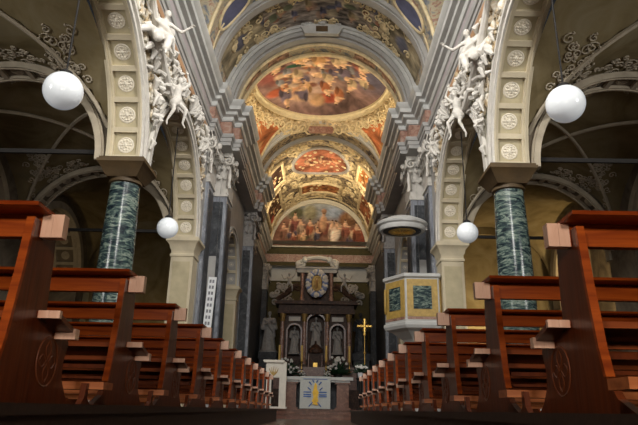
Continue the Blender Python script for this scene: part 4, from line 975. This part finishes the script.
for sg in (-1, 1):
    rz = PI / 2 if sg < 0 else -PI / 2
    # facing the nave: local -y -> +x on the left wall
    f = -1 if sg < 0 else 1; r1 = rz * .45
    stucco_angel('winged white stucco angel seated high above the green column, %s side' % sides[sg], (sg * 3.42, 10.75 if sg < 0 else 11.25, 7.05), .84, r1, angel, .8, sg > 0)
    stucco_angel('white stucco cherub with raised arms above the column, %s side of the nave' % sides[sg], (sg * 3.4, 12.5 if sg < 0 else 12.9, 6.5), .80, rz * .5, cherub, .55, sg < 0)
    stucco_angel('small stucco angel near the cornice above the first arch, %s side' % sides[sg], (sg * 3.45, 9.9, 7.95), .6, rz * .6, angel, .8, sg > 0)
    stucco_angel('stucco angel half hidden beside the tall capital, %s side' % sides[sg], (sg * 3.48, 16.6, 7.35), .55, rz * .6, cherub, .8, sg < 0)
    mc = M(); rc = random.Random(77)
    for (cy, cz2, w_, h_) in ((10.9, 7.3, .5, .7), (12.3, 7.4, .5, .5), (11.6, 6.4, .18, .6), (13.0, 7.9, .9, .2), (15.3, 7.9, .6, .3), (16.3, 7.5, .3, .6)):
        for k in range(24):
            y, z = rc.gauss(cy, w_ * .6), rc.gauss(cz2, h_ * .6)
            if z > 8.35 or any((y - yc) ** 2 + (z - SPR) ** 2 < (RA + .3) ** 2 for yc in YC): continue
            a = rc.uniform(0, 6.28); l = rc.uniform(.08, .2); d = Vector((0, cos(a), sin(a)))
            p0 = Vector((sg * rc.uniform(3.5, 3.62), y, z)); mc.tube([p0 - d * l, p0 + Vector((-sg * .07, 0, .03)), p0 + d * l], [.03, rc.uniform(.05, .09), .02], 7)
    tag(mc.build('stucco_drapery', STUC), 'white stucco clouds and folded drapery behind the angels, %s wall of the nave' % sides[sg], 'stucco ornament')
    def SW(y, z, sg=sg): return Vector((sg * 3.66, y, z))
    m = M(); rnd = random.Random(31 + sg)
    def inside(y, z, pad): return all((y - yc) ** 2 + (z - SPR) ** 2 > (RA + pad) ** 2 for yc in YC) and z < ENT0 - .15
    cnt = 0
    while cnt < 210:
        y, z = rnd.uniform(8.5, 17.2), rnd.uniform(5.0, 8.5)
        if not inside(y, z, .42): continue
        cnt += 1; rr = rnd.uniform(.08, .2)
        m.tube(spiral((sg * 3.64, y, z), (0, 1, 0), (0, 0, 1), rr, 1.2, 12, rnd.choice((-1, 1)), rnd.uniform(0, 6)), .035, 5)
        if cnt % 3 == 0: m.blob((sg * 3.62, y, z), (.08, rnd.uniform(.05, .13), rnd.uniform(.06, .14)), 7, 5)
    tag(m.build('stucco_garland', STUC_M), 'mass of cream stucco leaves and scrolls on the wall above the arches, %s side' % sides[sg], 'stucco ornament')
    # shell
    for j, (yy, zz, s) in enumerate(((14.6, 7.85, .42),)):
        m = M()
        for k in range(9):
            a = -1.2 + 2.4 * k / 8; m.tube([(sg * 3.62, yy, zz - .3 * s), (sg * 3.5, yy + .6 * s * sin(a), zz - .3 * s + .7 * s * cos(a)), (sg * 3.44, yy + s * sin(a), zz - .3 * s + 1.2 * s * cos(a))], [.02, .05, .07], 6)
        tag(m.build('stucco_shell', STUC), 'white ribbed stucco shell at the top of the far arch, %s side' % sides[sg], 'shell ornament')
    # drooping garland of white cloth between the angels and the archivolt
    m = M(); pts = [(sg * 3.5, 10.2 + .35 * i, 8.2 - .16 * i - .35 * sin(PI * i / 8)) for i in range(9)]; m.tube(pts, [.06 + .05 * sin(PI * i / 8) for i in range(9)], 8)
    tag(m.build('stucco_drapery', STUC), 'white stucco swag hanging below the cornice above the column, %s side' % sides[sg], 'stucco ornament')

# ------------------------------------------------------------------ aisles
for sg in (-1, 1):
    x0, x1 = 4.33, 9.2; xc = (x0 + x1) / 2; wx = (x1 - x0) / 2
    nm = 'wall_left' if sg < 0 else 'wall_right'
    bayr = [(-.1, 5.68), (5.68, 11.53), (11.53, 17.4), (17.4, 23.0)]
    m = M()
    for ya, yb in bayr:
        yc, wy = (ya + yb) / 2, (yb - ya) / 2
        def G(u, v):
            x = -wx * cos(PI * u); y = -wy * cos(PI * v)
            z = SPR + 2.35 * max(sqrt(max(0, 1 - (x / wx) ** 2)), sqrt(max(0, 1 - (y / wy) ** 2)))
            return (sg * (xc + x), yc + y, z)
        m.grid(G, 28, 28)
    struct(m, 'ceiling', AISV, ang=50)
    for i, (ya, yb) in enumerate(bayr):
        yc, wy = (ya + yb) / 2, (yb - ya) / 2
        if i in (1, 2):
            m = M(); rnd = random.Random(i)
            def GS(u, v):
                x = wx * (2 * u - 1); y = wy * (2 * v - 1)
                z = SPR + 2.33 * max(sqrt(max(0, 1 - (x / wx) ** 2)), sqrt(max(0, 1 - (y / wy) ** 2))); return Vector((sg * (xc + x), yc + y, z - .02))
            for e in (1, -1):
                m.tube([GS(.5 + e * (.5 - t_), t_) for t_ in np.linspace(.03, .97, 40)], .05, 5)
            scrolls(m, GS, [(.08, .92, .86, .97), (.08, .92, .86, .97), (.08, .92, .04, .12), (.1, .25, .7, .9), (.75, .9, .7, .9)], .13, .017, 34, 40 + i, 12)
            tag(m.build('stucco_scrollwork', STUC_A), 'raised scroll and ribbon stucco on the %s aisle vault, %s bay' % (sides[sg], ('nearer', 'farther')[i - 1]), 'stucco ornament')
    for i, y in enumerate((11.53, 17.4)):
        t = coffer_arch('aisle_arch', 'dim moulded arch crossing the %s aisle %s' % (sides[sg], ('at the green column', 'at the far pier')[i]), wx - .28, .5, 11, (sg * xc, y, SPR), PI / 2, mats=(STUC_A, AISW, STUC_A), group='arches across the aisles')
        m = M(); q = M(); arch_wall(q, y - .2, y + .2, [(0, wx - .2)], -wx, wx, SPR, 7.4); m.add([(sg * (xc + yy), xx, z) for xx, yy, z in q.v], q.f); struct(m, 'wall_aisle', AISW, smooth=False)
        tag(M().box(sg * x0, sg * x1, y - .035, y + .035, 5.08, 5.17).build('tie_beam', IRON, smooth=False), 'dark iron tie beam across the %s aisle %s' % (sides[sg], ('beside the green column', 'beside the far pier')[i]), 'tie beam')
    # outer wall with chapels
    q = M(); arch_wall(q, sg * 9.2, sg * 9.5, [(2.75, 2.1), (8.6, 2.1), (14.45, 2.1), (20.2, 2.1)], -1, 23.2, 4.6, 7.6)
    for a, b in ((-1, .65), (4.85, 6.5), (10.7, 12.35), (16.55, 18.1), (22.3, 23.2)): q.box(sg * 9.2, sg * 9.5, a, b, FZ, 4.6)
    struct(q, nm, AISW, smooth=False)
    for yc in (2.75, 8.6, 14.45, 20.2):
        if yc > 12: coffer_arch('chapel_arch', 'dim coffered arch of a side chapel in the %s aisle, %s' % (sides[sg], 'beyond the beige pier' if yc > 18 else 'abreast of the second arch'), 2.05, .9, 11, (sg * 9.75, yc, 4.6), 0 if sg < 0 else PI, mats=(STUC_A, AISW, STUC_A), face=STUC_A, group='coffered arches of the side chapels')
        a = M(); ring(a, 2.06, 2.3, sg * 9.12, sg * 9.25, yc, 4.6, 32); a.build('trim_50', STUC_A, kind='structure')
        struct(M().box(sg * 10.6, sg * 10.8, yc - 2.4, yc + 2.4, FZ, 7.0).box(sg * 9.5, sg * 10.6, yc - 2.5, yc - 2.1, FZ, 7.0).box(sg * 9.5, sg * 10.6, yc + 2.1, yc + 2.5, FZ, 7.0).box(sg * 9.4, sg * 10.8, yc - 2.5, yc + 2.5, 6.85, 7.1), 'wall_chapel', AISW, smooth=False)
    # end of the aisle: wall with a round arch and painted panel
    q = M(); a = M(); arch_wall(a, 23.0, 23.3, [(0, 2.2)], -2.5, 2.5, 4.7, 7.6); q.add([(sg * (xc + yy), xx, z) for xx, yy, z in a.v], a.f); q.box(sg * (xc - 2.5), sg * (xc - 2.2), 23.0, 23.3, FZ, 4.7).box(sg * (xc + 2.2), sg * (xc + 2.5), 23, 23.3, FZ, 4.7)
    q.box(sg * (xc - 2.5), sg * (xc + 2.5), 25.5, 25.7, FZ, 8); q.box(sg * (xc - 2.4), sg * (xc - 2.2), 23.3, 25.5, FZ, 8); q.box(sg * (xc + 2.2), sg * (xc + 2.4), 23.3, 25.5, FZ, 8); q.box(sg * (xc - 2.5), sg * (xc + 2.5), 23.0, 25.7, 7.6, 8)
    struct(q, 'wall_aisle_end', AISV, smooth=False)
    # low arch on the middle of the aisle with side altar frames
    for yc in (14.45,):
        t = thing('side_altar', 'dark side altar with a pale frame in the %s aisle chapel' % sides[sg], 'side altar', (sg * 10.4, yc, FZ), -sg * PI / 2)
        M().box(-1.1, 1.1, -.9, .15, 0, 1.1).build('table', DKM, t, smooth=False); M().box(-1.2, -.9, -.3, .1, 1.1, 4.0).box(.9, 1.2, -.3, .1, 1.1, 4.0).box(-1.4, 1.4, -.4, .1, 4.0, 4.4).build('frame', STUC_G, t, smooth=False)
        P = Paint(40, 60, (.10, .06, .04), .5, 5); P.fig(.5, .4, .6, (.2, .07, .05)); fresco('painting', P, lambda u, v: (-.9 + 1.8 * u, -.02, 1.1 + 2.9 * v), t)

# pendant globes
def globe(label, x, y, z, ztop, r):
    t = thing('pendant_globe', label, 'lamp', (x, y, z), group='white globe lamps')
    M().blob((0, 0, 0), r, 36, 22).build('globe', GLASSW, t)
    M().rev([(.05, r - .03), (.1, r - .0), (.1, r + .03), (.03, r + .08), (.012, r + .1)], n=14).build('cap', IRON, t)
    M().tube([(0, 0, r + .08), (0, 0, ztop - z)], .016, 6).build('cord', IRON, t)
zt = SPR + RA + .04
globe('white globe lamp hanging in the first arch, nearest on the left', -3.96, 8.15, 4.66, zt, .30)
globe('white globe lamp hanging in the first arch, nearest on the right', 3.94, 8.30, 4.66, zt, .30)
globe('small-looking white globe lamp in the second arch on the left, beside the pier', -3.96, 14.95, 4.5, zt - .05, .28)
globe('small-looking white globe lamp in the second arch on the right, beside the pier', 3.96, 14.9, 4.5, zt - .05, .28)

# west end wall with door and round window (behind the camera)
q = M().box(-9.5, -1.3, -4.2, -3.95, FZ, 14).box(1.3, 9.5, -4.2, -3.95, FZ, 14).box(-1.3, 1.3, -4.2, -3.95, 3.3, 7).box(-1.3, 1.3, -4.2, -3.95, 10, 14)
struct(q, 'wall_entrance', AISV, smooth=False)
for sg in (-1, 1): struct(M().box(sg * 9.2, sg * 9.5, -3.95, -.9, FZ, 7.6), 'wall_left' if sg < 0 else 'wall_right', AISW, smooth=False)

# ------------------------------------------------------------------ light
def area(name, loc, rot, sx, sy, e, col, spread=PI):
    l = bpy.data.lights.new(name, 'AREA'); l.shape = 'RECTANGLE'; l.size = sx; l.size_y = sy; l.energy = e; l.color = col; l.spread = spread
    o = bpy.data.objects.new(name, l); C.objects.link(o); o.location = loc; o.rotation_euler = rot; return o
def aim(o, tgt): o.rotation_euler = (Vector(tgt) - o.location).to_track_quat('-Z', 'Y').to_euler()
DAY = (1, .97, .92); WARM = (1, .80, .52)
o = area('window_west', (0, -3.9, 8.5), (0, 0, 0), 2.6, 2.8, 260, DAY, PI * .55); aim(o, (0, 10, 10))
for x in (-1.1, 1.1):
    o = area('flash_fill', (x, -1.4, 1.5), (0, 0, 0), .35, .35, 75, (1, .88, .74)); aim(o, (x * 1.6, 6, .2))  # unseen pair added behind the camera in place of its flash
for sg in (-1, 1):
    for yc, e in ((1.0, 450), (6.9, 95), (12.8, 75)):
        o = area('window_clerestory', (sg * 3.5, yc, 11.6), (0, 0, 0), 2.4, 1.0, e, DAY, PI * .5); aim(o, (-sg * 3.6, yc + (9 if yc < 2 else 2.5), 7.5))
    o = area('aisle_fill', (sg * 8.9, 3.2, 4.6), (0, 0, 0), 1.6, 2.0, 150, DAY, PI * .8); aim(o, (sg * 6.0, 10.0, 7.0))  # added fill light to brighten the near aisle vault, no window here
    for (y, tx, ty, e) in ((20.9, -sg * 1.0, 25.0, 42), (25.2, 0, 21.5, 75), (28.8, 0, 34.5, 150), (30.5, -sg * 1.5, 30.0, 40)):
        o = area('cornice_floodlight', (sg * 3.12, y, ENT3 + .12), (0, 0, 0), .5, .25, e, WARM, PI * .8); aim(o, (tx, ty, 13.6))
for sx, e in ((1, 120), (-1, 9)):
    o = area('aisle_end_lamp', (sx * 6.8, 23.7, 2.6), (0, 0, 0), .4, .4, e, (1, .75, .42)); aim(o, (sx * 6.8, 25.4, 4.6))
    o = area('aisle_chapel_lamp', (sx * 9.9, 19.2, 2.6), (0, 0, 0), .3, .3, e * .5, (1, .72, .36), PI * .6); aim(o, (sx * 9.7, 21.6, 5.6))
for o in bpy.data.objects:
    if o.name.split('.')[0] in ('stucco_scrollwork', 'stucco_garland', 'stucco_drapery'): o['kind'] = 'stuff'
w = bpy.data.worlds.new('world'); bpy.context.scene.world = w; w.use_nodes = True
w.node_tree.nodes['Background'].inputs[0].default_value = (.5, .55, .62, 1); w.node_tree.nodes['Background'].inputs[1].default_value = .03
vs_ = bpy.context.scene.view_settings; vs_.view_transform = 'Standard'; vs_.look = 'None'; vs_.exposure = 0; vs_.gamma = 1
